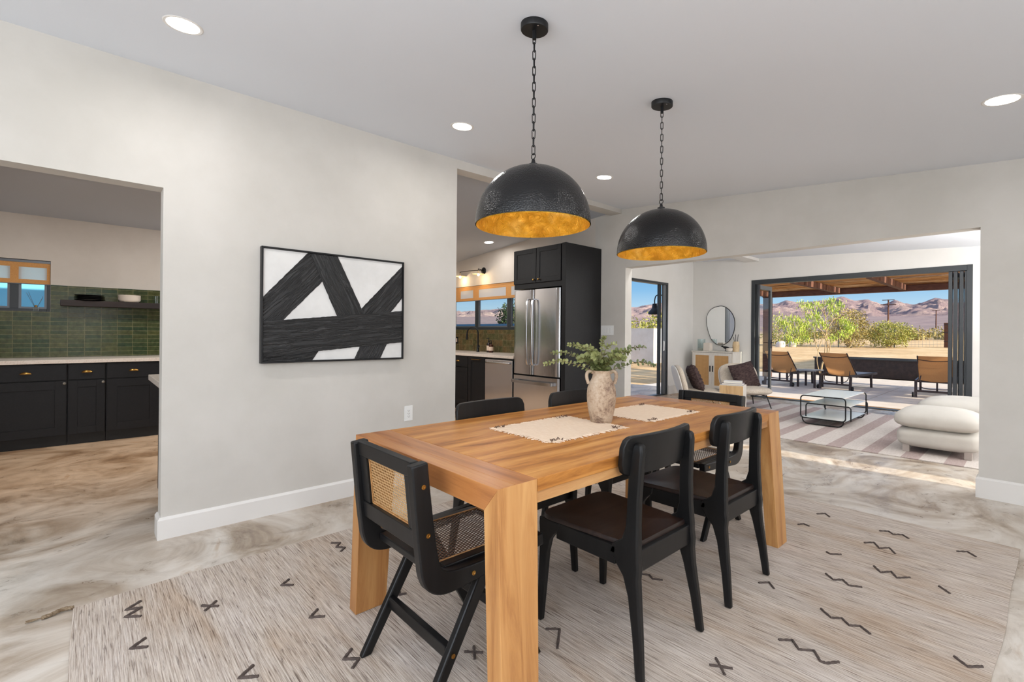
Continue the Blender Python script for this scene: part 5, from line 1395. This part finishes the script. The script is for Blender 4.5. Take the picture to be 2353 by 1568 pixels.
# ottomans
def ottoman(label, loc, sx, sy, h, rz=0):
    t = thing('ottoman', label, 'ottoman', loc, rz, 'ivory pouf ottomans')
    def base_fn(p): return Vector((p.x, p.y, p.z if p.z > -.07 else -.07-(p.z+.07)*.1))
    def dome(p): return Vector((p.x, p.y, p.z*(1.25 if p.z > 0 else .85)))
    MB().cushion((0, 0, .165), (sx, sy, .112), 6.0, 3.6, 18).build('base_cushion', 'linen', t, smooth=180)
    MB().cushion((-.01, -.01, h-.135), (sx+.015, sy+.01, .112), 5.5, 2.5, 18, dome).build('top_cushion', 'linen', t, smooth=180)
    for x in (-sx+.09, sx-.09):
        for y in (-sy+.07, sy-.07): MB().box(x-.028, x+.028, y-.028, y+.028, .011, .09).build('foot', 'sofa_foot', t, smooth=0, bevel=.002)
ottoman('ivory linen ottoman with two stacked cushions nearest the dining room', (-.69, 6.67, 0), .325, .33, .47)
ottoman('ivory linen ottoman with two stacked cushions behind the nearer one', (-.48, 7.55, 0), .46, .38, .515)

# ------------------------------------------------------------------ outdoors
def terr(r):
    pts = [(0, -.16), (17, -.14), (24, .08), (31, .36), (40, .50), (60, .78), (100, 1.4), (160, 2.7), (400, 13.0), (520, 20), (2000, 60)]
    for (a, b), (c, d) in zip(pts, pts[1:]):
        if r <= c: return b+(d-b)*(r-a)/(c-a)
    return 60
g = MB(); rs = [4, 8, 12, 15, 18, 21, 24, 28, 32, 37, 43, 50, 60, 75, 95, 120, 160, 220, 300, 400, 460]; azs = [-85+i*2 for i in range(66)]; vs = []; fs = []
for a in azs:
    for r in rs:
        x, y = r*math.sin(R(a)), r*math.cos(R(a))
        b = .0 if r < 19 else .10*noise.noise(Vector((x*.12, y*.12, 0)))*min(1, (r-19)/10)
        vs.append((x, y, terr(r)+b))
n = len(rs)
for i in range(len(azs)-1):
    for j in range(n-1): a = i*n+j; fs.append((a, a+1, a+n+1, a+n))
g.add(vs, fs); struct('ground_desert', g, 'ground', 'sandy desert ground beyond the terrace', 'ground', smooth=180)
EL = [(-90, 2.3), (-75, 2.5), (-60, 2.2), (-54.25, 2.34), (-51, 2.74), (-48, 2.95), (-40, 2.6), (-33.7, 3.06), (-30.8, 3.6), (-25, 3.4), (-19, 3.31), (-17.9, 3.68), (-16.5, 3.4), (-15.6, 3.45), (-14.2, 3.6), (-13.2, 3.95), (-12.15, 3.40), (-11.2, 3.55), (-10.5, 3.2), (-9.96, 2.95), (-9.5, 3.2), (-9.07, 3.42), (-8.5, 3.1), (-7.9, 2.85), (-7.2, 3.1), (-6.26, 3.48), (-5.3, 3.3), (0, 3.1), (10, 2.8), (30, 2.5)]
def elev(a):
    for (p, q), (r, s) in zip(EL, EL[1:]):
        if a <= r: return q+(s-q)*(a-p)/(r-p)
    return 2.5
g = MB(); vs = []; fs = []
A = [-78+i*.22 for i in range(470)]; S = [i/80 for i in range(97)]
for a in A:
    zr = 1.21+900*math.tan(R(elev(a)))
    for s in S:
        r = 430+470*s; x, y = r*math.sin(R(a)), r*math.cos(R(a)); b0 = 14.5+max(0, s-.0)*4
        p = Vector((x*.013, y*.013, 0)); nzv = noise.ridged_multi_fractal(p, .85, 2.15, 7, 1, 2)*.5
        n2 = noise.ridged_multi_fractal(p*3.1, .8, 2.1, 5, 1, 2)*.5
        if s <= 1: k = s**1.6; z = b0+(zr-b0)*k; z += (nzv-.62)*(34*min(1, s*1.8)*(1-s)**.6)+(n2-.6)*(9*min(1, s*2.5)*(1-s)**.35+2.2*s)
        else: z = zr-(s-1)*160
        vs.append((x, y, z))
n = len(S)
for i in range(len(A)-1):
    for j in range(n-1): q = i*n+j; fs.append((q, q+1, q+n+1, q+n))
g.add(vs, fs); struct('hills_mountains', g, 'mountain', 'rocky pinkish desert mountain range on the horizon', 'mountains', smooth=50)
# terrace slab with joints
g = MB()
xs = [-6.6, -4.45, -2.27, -.1, 2.1, 4.4]; ys_ = [9.85, 12.05, 14.6, 17.4]
for x0, x1 in zip(xs, xs[1:]):
    for y0, y1 in zip(ys_, ys_[1:]):
        if x1 <= -5.1 and y0 < 9.9: pass
        g.box(x0+.006, x1-.006, y0+.006, y1-.006, -.14, -.05)
g.box(-6.6, 4.4, 9.85, 17.4, -.15, -.064)
g.box(-6.6, -5.14, 5.2, 9.85, -.14, -.05)
struct('ground_terrace', g, 'slab', 'pale jointed concrete terrace outside the folding doors', 'terrace', smooth=0)
# coir mats along the door track
tag(MB().box(-3.72, -2.55, 10.12, 10.42, -.049, -.035).build('door_mat', 'coir', None, smooth=0), 'coir mat strip outside the folding doors, left one', 'door mat', 'coir mats outside the doors')
tag(MB().box(-2.25, -.95, 10.05, 10.40, -.049, -.035).build('door_mat', 'coir', None, smooth=0), 'coir mat strip outside the folding doors, right one', 'door mat', 'coir mats outside the doors')
# pergola
t = thing('pergola', 'brown timber pergola roofed with reeds above the terrace', 'pergola', (0, 0, 0))
PXL, PXR, PYF, PZ = -5.55, 6.0, 15.5, 2.36
PY0 = 11.75
MB().box(PXL-.1, PXL+.1, PYF-.1, PYF+.1, -.05, PZ).build('post', 'rust', t, smooth=0)
MB().box(PXR-.1, PXR+.1, PYF-.1, PYF+.1, -.05, PZ).build('post', 'rust', t, smooth=0)
MB().box(PXL-.12, PXR+.12, PYF-.09, PYF+.09, PZ, PZ+.16).build('beam', 'rust', t, smooth=0)
MB().box(PXL-.07, PXL+.07, PY0, PYF-.095, PZ+.02, PZ+.16).build('side_beam', 'rust', t, smooth=0)
for x in (-3.7, -2.3, -.6, 1.2, 3, 4.6): MB().box(x-.05, x+.05, PY0, PYF-.095, PZ+.02, PZ+.16).build('rafter', 'rust', t, smooth=0)
g = MB(); n = 118
for k in range(n):
    y = PY0+(PYF+.35-PY0)*k/n
    if noise.noise(Vector((y*4.2, 3.3, 0))) > .22: continue
    dz = random.uniform(0, .012)
    g.bar((PXL-.25, y+random.uniform(-.01, .01), PZ+.175+dz), (PXR+.25, y+random.uniform(-.01, .01), PZ+.175+random.uniform(0, .012)), .030, .018)
tag(g.build('reed_roof', 'reed', t, smooth=0), kind='stuff')
# loungers
def lounger(label):
    t = thing('sun_lounger', label, 'sun lounger', (0, 0, 0), 0, 'tan sling loungers on the terrace')
    wd = .31
    for s in (-1, 1):
        MB().bar((s*wd, .0, .335), (s*wd, 1.72, .335), .03, .05).build('side_rail', 'lounger', t, smooth=0)
        g = MB(); g.bar((s*wd, .03, 0.0), (s*wd, .06, .33), .045, .05, up=(0, 1, 0)); lg = g.build('leg', 'lounger', t, smooth=0)
        MB().lathe([(0, -.015), (.045, -.015), (.05, -.01), (.05, .01), (.045, .015), (0, .015)], 18).xf(Matrix.Translation((s*(wd+.045), .03, .05)) @ Matrix.Rotation(PI/2, 4, 'Y')).build('wheel', 'black_metal', lg, smooth=40)
        MB().bar((s*wd, 1.36, 0.0), (s*wd, 1.33, .33), .04, .045, up=(0, 1, 0)).build('leg', 'lounger', t, smooth=0)
        MB().tube([(s*(wd-.03), .50, .345), (s*(wd-.03), -.10, .86)], .013, 8).build('back_tube', 'lounger', t, smooth=60)
    MB().bar((-wd, .05, .13), (wd, .05, .13), .03, .04).build('cross_bar', 'lounger', t, smooth=0)
    MB().bar((-wd, .45, .30), (wd, .45, .30), .03, .03).build('cross_bar', 'lounger', t, smooth=0)
    MB().bar((0.02, .09, .13), (0.02, .09, .33), .03, .03, up=(0, 1, 0)).build('cross_bar', 'lounger', t, smooth=0)
    g = MB(); g.tube(smoothpath([(-.24, .22, .44), (-.25, .12, .30), (-.20, .06, .20), (0, .04, .18), (.20, .06, .20), (.25, .12, .30), (.24, .22, .44)], 6), .009, 8); g.build('back_support', 'lounger', t, smooth=60)
    def sling(u, v):   # u across -1..1, v 0 bottom..1 top
        y = .46+(-.10-.46)*v; z = .33+(.86-.33)*v
        sag = .035*(1-u*u)
        return (u*(wd-.03), y-sag*.6, z-sag*(.75 if v < .5 else .3)*(1-v)*1.3)
    g = MB(); n = 14; vs = []; fs = []
    for i in range(n+1):
        for j in range(n+1): vs.append(sling(-1+2*i/n, j/n))
    for i in range(n):
        for j in range(n): a = i*(n+1)+j; fs.append((a, a+n+1, a+n+2, a+1))
    g.add(vs, fs); sl = g.build('back_sling', 'sling', t, smooth=180, recalc=False)
    g = MB(); g.tube([Vector(sling(u, .86-.05*(1-u*u)))+Vector((0, -.006, 0)) for u in [-1+k/8 for k in range(17)]], .008, 6); g.build('sling_seam', 'lounger', sl, smooth=60)
    MB().tube([sling(-1, 0), sling(-.5, 0), sling(0, 0), sling(.5, 0), sling(1, 0)], .009, 6).build('sling_hem', 'lounger', sl, smooth=60)
    MB().box(-wd+.03, wd-.03, .55, 1.70, .338, .348).build('seat_sling', 'grey_slats', t, smooth=0)
    return t
l1 = lounger('tan sling lounger on the terrace behind the coffee table, middle one')
l1.location = (-3.19, 13.0, -.05); l1.rotation_euler = (0, 0, R(-6))
dup(l1, (-4.40, 12.95, -.05), R(-4), 'tan sling lounger on the terrace, leftmost beside the open door leaf')
dup(l1, (-1.40, 12.85, -.05), R(4), 'tan sling lounger on the terrace, rightmost beside the folded door leaves')
t = thing('patio_table', 'low grey patio table between the left and middle loungers', 'patio table', (-3.77, 13.30, -.05), R(-5))
MB().box(-.21, .21, -.26, .26, .40, .425).build('table_top', 'grey_slats', t, smooth=0)
for x in (-.185, .185):
    for y in (-.23, .23): MB().box(x-.02, x+.02, y-.02, y+.02, 0, .40).build('leg', 'lounger', t, smooth=0)
# planter
t = thing('planter_box', 'long black raised planter box along the far edge of the terrace', 'planter', (0, 17.9, 0))
g = MB(); g.box(-4.95, 2.6, 0, .05, -.06, .48).box(-4.95, 2.6, .95, 1.0, -.06, .48).box(-4.95, -4.9, .05, .95, -.06, .48).box(2.55, 2.6, .05, .95, -.06, .48); g.build('walls', 'planter', t, smooth=0)
g = MB(); g.box(-4.98, 2.63, -.04, .07, .48, .52).box(-4.98, 2.63, .93, 1.04, .48, .52); g.build('rim', 'alum', t, smooth=0)
MB().box(-4.9, 2.55, .05, .95, -.06, .40).build('soil', 'ground', t, smooth=0)
# pale green tree
CL = [(-5.65, 16.74, 1.76), (-5.53, 16.88, 1.65), (-5.37, 17.06, 1.79), (-5.41, 17.01, 1.44), (-5.2, 17.25, 1.73), (-5.1, 17.35, 1.59), (-5.01, 17.46, 1.87), (-4.89, 17.58, 1.63), (-4.78, 17.71, 1.73), (-5.16, 17.29, 1.37), (-5.08, 17.38, 1.16), (-5.46, 16.96, 1.16), (-5.31, 17.13, 1.06), (-5.13, 17.32, 2.22), (-4.97, 17.5, 2.18), (-4.8, 17.69, 2.25), (-4.54, 17.98, 2.37), (-4.5, 18.02, 2.2), (-4.48, 18.04, 2.02), (-4.33, 18.21, 2.23), (-4.25, 18.3, 1.74), (-4.16, 18.4, 1.6), (-4.14, 18.43, 1.41), (-4.28, 18.27, 1.31), (-4.09, 18.48, 1.53), (-4.49, 18.03, 1.17), (-4.85, 17.63, 1.94), (-4.68, 17.83, 1.59)]
BR = [[(-4.73, 17.76, -.1), (-4.70, 17.80, .3), (-4.6, 17.91, 0.6), (-4.6, 17.92, 0.96), (-4.63, 17.88, 1.59), (-4.64, 17.87, 1.83)], [(-4.64, 17.87, 1.83), (-4.71, 17.79, 2.02), (-4.8, 17.69, 2.16)], [(-4.64, 17.87, 1.83), (-4.54, 17.98, 2.02), (-4.5, 18.02, 2.3)], [(-4.64, 17.87, 1.83), (-4.68, 17.82, 2.16), (-4.66, 17.84, 2.27)], [(-4.56, 17.96, 0.82), (-4.66, 17.85, 1.24), (-4.78, 17.71, 1.45), (-5.01, 17.46, 1.63), (-5.23, 17.22, 1.77), (-5.44, 16.97, 1.84)], [(-4.63, 17.88, 1.38), (-4.75, 17.74, 1.66), (-4.89, 17.58, 1.87), (-5.13, 17.32, 2.01)], [(-4.63, 17.88, 1.35), (-4.47, 18.06, 1.74), (-4.35, 18.19, 1.78), (-4.19, 18.37, 1.77)], [(-4.65, 17.85, 0.64), (-4.64, 17.87, 1.03), (-4.61, 17.9, 1.52)], [(-4.56, 17.96, 0.65), (-4.52, 18.0, 1.1), (-4.57, 17.94, 1.31)], [(-4.79, 17.7, 0.73), (-4.73, 17.77, 1.03), (-4.67, 17.83, 1.24)], [(-4.79, 17.7, 0.7), (-4.85, 17.63, 0.95), (-4.89, 17.59, 1.35)], [(-4.72, 17.68, -.1), (-4.80, 17.6, 0.39), (-4.79, 17.7, 0.74)]]
t = thing('pepper_tree', 'slender pale trunked tree with drooping lime green leaves behind the loungers', 'tree', (0, 0, 0))
for i, b in enumerate(BR):
    p = smoothpath(b, 5); r0 = .03 if i == 0 else .016
    MB().tube(p, [r0*(1-.6*k/len(p)) for k in range(len(p))], 7).build('trunk' if i == 0 else 'branch', 'bark', t, smooth=60)
g = MB()
for cx, cy, cz in CL:
    for k in range(80):
        dx, dy, dz = random.gauss(0, .085), random.gauss(0, .10), random.gauss(0, .075)
        p = Vector((cx+dx, cy+dy, cz+dz)); L_ = random.uniform(.05, .11); a = random.uniform(0, 2*PI); wv = Vector((math.cos(a), math.sin(a), 0))*.011
        d = Vector((random.uniform(-.03, .03), random.uniform(-.03, .03), -L_))
        g.add([p-wv, p+wv, p+d+wv*.4, p+d-wv*.4], [(0, 1, 2, 3)])
tag(g.build('foliage', 'leaf_lime', t, smooth=0, recalc=False), kind='stuff')
# shrubs
def shrub(name, label, cat, x, y, z, rx, rz, n, mat, leaf=.05, group=None, trunk=True, shape=None):
    t = thing(name, label, cat, (x, y, z), 0, group)
    g = MB()
    for k in range(7 if trunk else 0):
        a = random.uniform(0, 2*PI); g.tube([(0, 0, -.1), (rx*.3*math.cos(a), rx*.3*math.sin(a), rz*.8), (rx*.7*math.cos(a), rx*.7*math.sin(a), rz*1.5)], [.03*rx, .02*rx, .008*rx], 5)
    if trunk: g.build('stems', 'bark', t)
    g = MB()
    for k in range(n):
        u = Vector((random.gauss(0, 1), random.gauss(0, 1), random.gauss(0, 1))).normalized()
        rr_ = random.uniform(.55, 1.0)*(1+.45*noise.noise(u*2.2+Vector((x, y, z))))
        p = Vector((u.x*rx*rr_, u.y*rx*rr_, rz+u.z*rz*rr_)); p.z = max(p.z, .02)
        a, b = Vector((random.gauss(0, 1), random.gauss(0, 1), random.gauss(0, 1))).normalized(), Vector((random.gauss(0, 1), random.gauss(0, 1), random.gauss(0, 1))).normalized()
        l = leaf*random.uniform(.6, 1.3)
        g.add([p, p+a*l, p+a*l*.8+b*l*.6, p+b*l*.6], [(0, 1, 2, 3)])
    tag(g.build('foliage', mat, t, smooth=0, recalc=False), kind='stuff')
def gz(x, y): return terr(math.hypot(x, y))-.05
shrub('creosote_bush', 'large round desert bush behind the fence, left of the wooden post', 'bush', -6.55, 39.0, gz(-6.5, 39), 1.35, .92, 5200, 'leaf_green', .08)
shrub('olive_tree', 'dark olive green tree behind the lime green tree', 'tree', -8.35, 37.2, gz(-8.3, 37.2), 1.35, 1.30, 4800, 'leaf_olive', .085)
shrub('desert_bush', 'green bush behind the fence at the left of the lime green tree', 'bush', -11.5, 36.5, gz(-11.5, 36.5), 2.0, .95, 3200, 'leaf_green', .09)
random.seed(3)
sh = [(-17.5, 62, 2.2, .75), (-13.5, 66, 2.4, .7), (-10.9, 70, 2.0, .75), (-9.2, 64, 2.0, .62), (-6.2, 68, 2.6, .8), (-3.9, 66, 2.2, .75), (-2.0, 72, 2.5, .8), (-14.0, 90, 4, 1.1), (-8.5, 95, 4.0, 1.2), (-19, 84, 4, 1.2)]
wh = ['far left behind the tree', 'left of centre behind the tree', 'between tree and round bush', 'low and just left of round bush', 'right of the round bush', 'left of the wooden post', 'beyond the wooden post', 'farthest, behind the olive tree', 'farthest, behind the round bush', 'farthest, at the left post']
for (x, y, rx, rz), k in zip(sh, wh):
    shrub('desert_shrub', 'distant grey green desert shrub, '+k, 'shrub', x, y, gz(x, y), rx, rz*.62, 700, 'leaf_olive', .22, 'distant desert shrubs', False)
shrub('evergreen_tree', 'dark evergreen tree seen through the sink window', 'tree', -25.2, 22.6, -.2, 1.05, 1.85, 2600, 'leaf_dark', .16)
shrub('garden_bush', 'green bush behind the white garden wall, left of the barn lamp', 'bush', -15.6, 24.0, .0, 1.5, 1.1, 1600, 'leaf_green', .12, 'bushes behind the garden wall', False)
shrub('garden_bush', 'green bush behind the white garden wall, below the barn lamp', 'bush', -13.1, 22.6, .0, 1.3, 1.25, 1600, 'leaf_green', .12, 'bushes behind the garden wall', False)
# fence posts
for (x, y), k in zip(((-11.1, 34.0), (-8.76, 36.6), (-6.32, 39.3)), ('leftmost, by the pale rocks', 'middle, right of the lime green tree', 'in front of the round bush')):
    z = terr(math.hypot(x, y))
    t = thing('fence_post', 'grey metal fence post, '+k, 'fence post', (x, y, z-.1), 0, 'metal fence posts')
    MB().box(-.03, .03, -.03, .03, 0, 1.58).build('post_shaft', 'post_metal', t, smooth=0)
    MB().lathe([(0, 0), (.04, 0), (.04, .02), (0, .05)], 10, (0, 0, 1.58)).build('post_cap', 'post_metal', t)
t = thing('wooden_post', 'rough brown wooden fence post at the right beside the folded doors', 'fence post', (-3.96, 41.9, terr(42)-.15))
MB().loftz([(0, 0, 0, .40, .40), (.01, 0, .8, .38, .38), (-.01, 0, 1.75, .39, .39)]).build('post_shaft', 'rust', t, smooth=0, bevel=.03)
for z in (.5, 1.1, 1.6): MB().box(-.205, .205, -.205, .205, z, z+.04).build('wire_band', 'lounger', t, smooth=0)
g = MB()
P0, P1 = Vector((-13.5, 31.3, 0)), Vector((-3.96, 41.9, 0))
for h in (.2, .6, 1.0, 1.4):
    g.tube([(p.x, p.y, terr(math.hypot(p.x, p.y))+h) for p in [P0+(P1-P0)*k/12 for k in range(13)]], .006, 4)
for k in range(60):
    p = P0+(P1-P0)*k/59; z = terr(math.hypot(p.x, p.y)); g.tube([(p.x, p.y, z), (p.x, p.y, z+1.4)], .004, 4)
tag(g.build('wire_fence', 'post_metal', None), 'thin wire mesh fence strung between the metal posts', 'fence')
for (x, y, s), k in zip(((-11.3, 33.75, .30), (-10.85, 34.6, .24)), ('left one', 'right one')):
    g = MB(); g.cushion((0, 0, .0), (s, s*.8, s), 2.2, 2.2, 8, lambda p: p*(1+.25*noise.noise(p*3+Vector((x, 0, 0)))))
    o = g.build('boulder', 'rock', None, smooth=50); o.location = (x, y, terr(math.hypot(x, y))+.12)
    tag(o, 'pale boulder on the sand left of the tree, '+k, 'rock', 'pale boulders')
# power poles
def pole(label, x, y, h, arms):
    z = terr(math.hypot(x, y)); t = thing('power_pole', label, 'power pole', (x, y, z-.3), 0, 'wooden power poles')
    MB().tube([(0, 0, 0), (0, 0, h+.3)], [.16, .11], 8).build('pole_shaft', 'rust', t)
    for d, w_ in arms: MB().box(-w_, w_, -.07, .07, h+.3-d, h+.42-d).build('crossarm', 'rust', t, smooth=0)
pole('taller wooden power pole with two crossarms above the round bush', -18.6, 110, 6.35, ((.15, .9), (1.0, 1.15)))
pole('smaller wooden power pole with one crossarm farther right', -19.4, 178, 5.2, ((.1, .9),))
# white garden wall and barn lamp
struct('wall_shadow_caster', MB().box(7.0, 7.3, 19.6, 26.0, -.15, 5.2), 'stucco', 'unseen stucco wall added to shade the sand beyond the terrace', 'shadow wall', smooth=0)  # unseen wall, added only to cast the shadow band on the sand
g = MB(); g.box(-13.9, -10.8, 17.7, 17.95, -.15, 1.46).box(-11.05, -10.8, 17.95, 20.2, -.15, 1.46)
struct('wall_garden_white', g, 'stucco', 'white garden wall outside the sliding door', 'garden wall', smooth=0)
struct('wall_garden_side', MB().box(-12.2, -12.0, .5, 7.4, -.15, 1.15), 'stucco', 'low white garden wall beside the house', 'garden wall', smooth=0)
struct('wall_garden_shaded', MB().box(-42, -15.2, 19.0, 19.2, -.15, 1.78), 'wall_shade', 'garden wall seen through the sink window, its blue shade put into the colour', 'garden wall', smooth=0)
struct('wall_garden_teal', MB().box(-10.2, -10.0, -4.5, 2.5, -.15, 3.2), 'teal_wall', 'teal wall outside the left kitchen window', 'garden wall', smooth=0)
t = thing('barn_lamp', 'black gooseneck barn lamp on the outside wall by the sliding door', 'outdoor lamp', (LX-.131, 8.95, 1.98))
MB().lathe([(0, 0), (.055, 0), (.055, .02), (0, .025)], 20).xf(Matrix.Rotation(-PI/2, 4, 'Y')).build('wall_plate', 'black_metal', t)
MB().tube(smoothpath([(-.02, 0, 0), (-.10, 0, .03), (-.20, 0, .06), (-.28, 0, .04), (-.31, 0, -.04), (-.31, 0, -.12)], 6), .012, 8).build('gooseneck', 'black_metal', t, smooth=60)
MB().lathe([(.03, -.12), (.045, -.125), (.06, -.22), (.065, -.225), (.13, -.30), (.135, -.345), (.128, -.345), (.125, -.30), (.03, -.22)], 28, (-.31, 0, 0)).build('lamp_shade', 'black_metal', t, smooth=50)
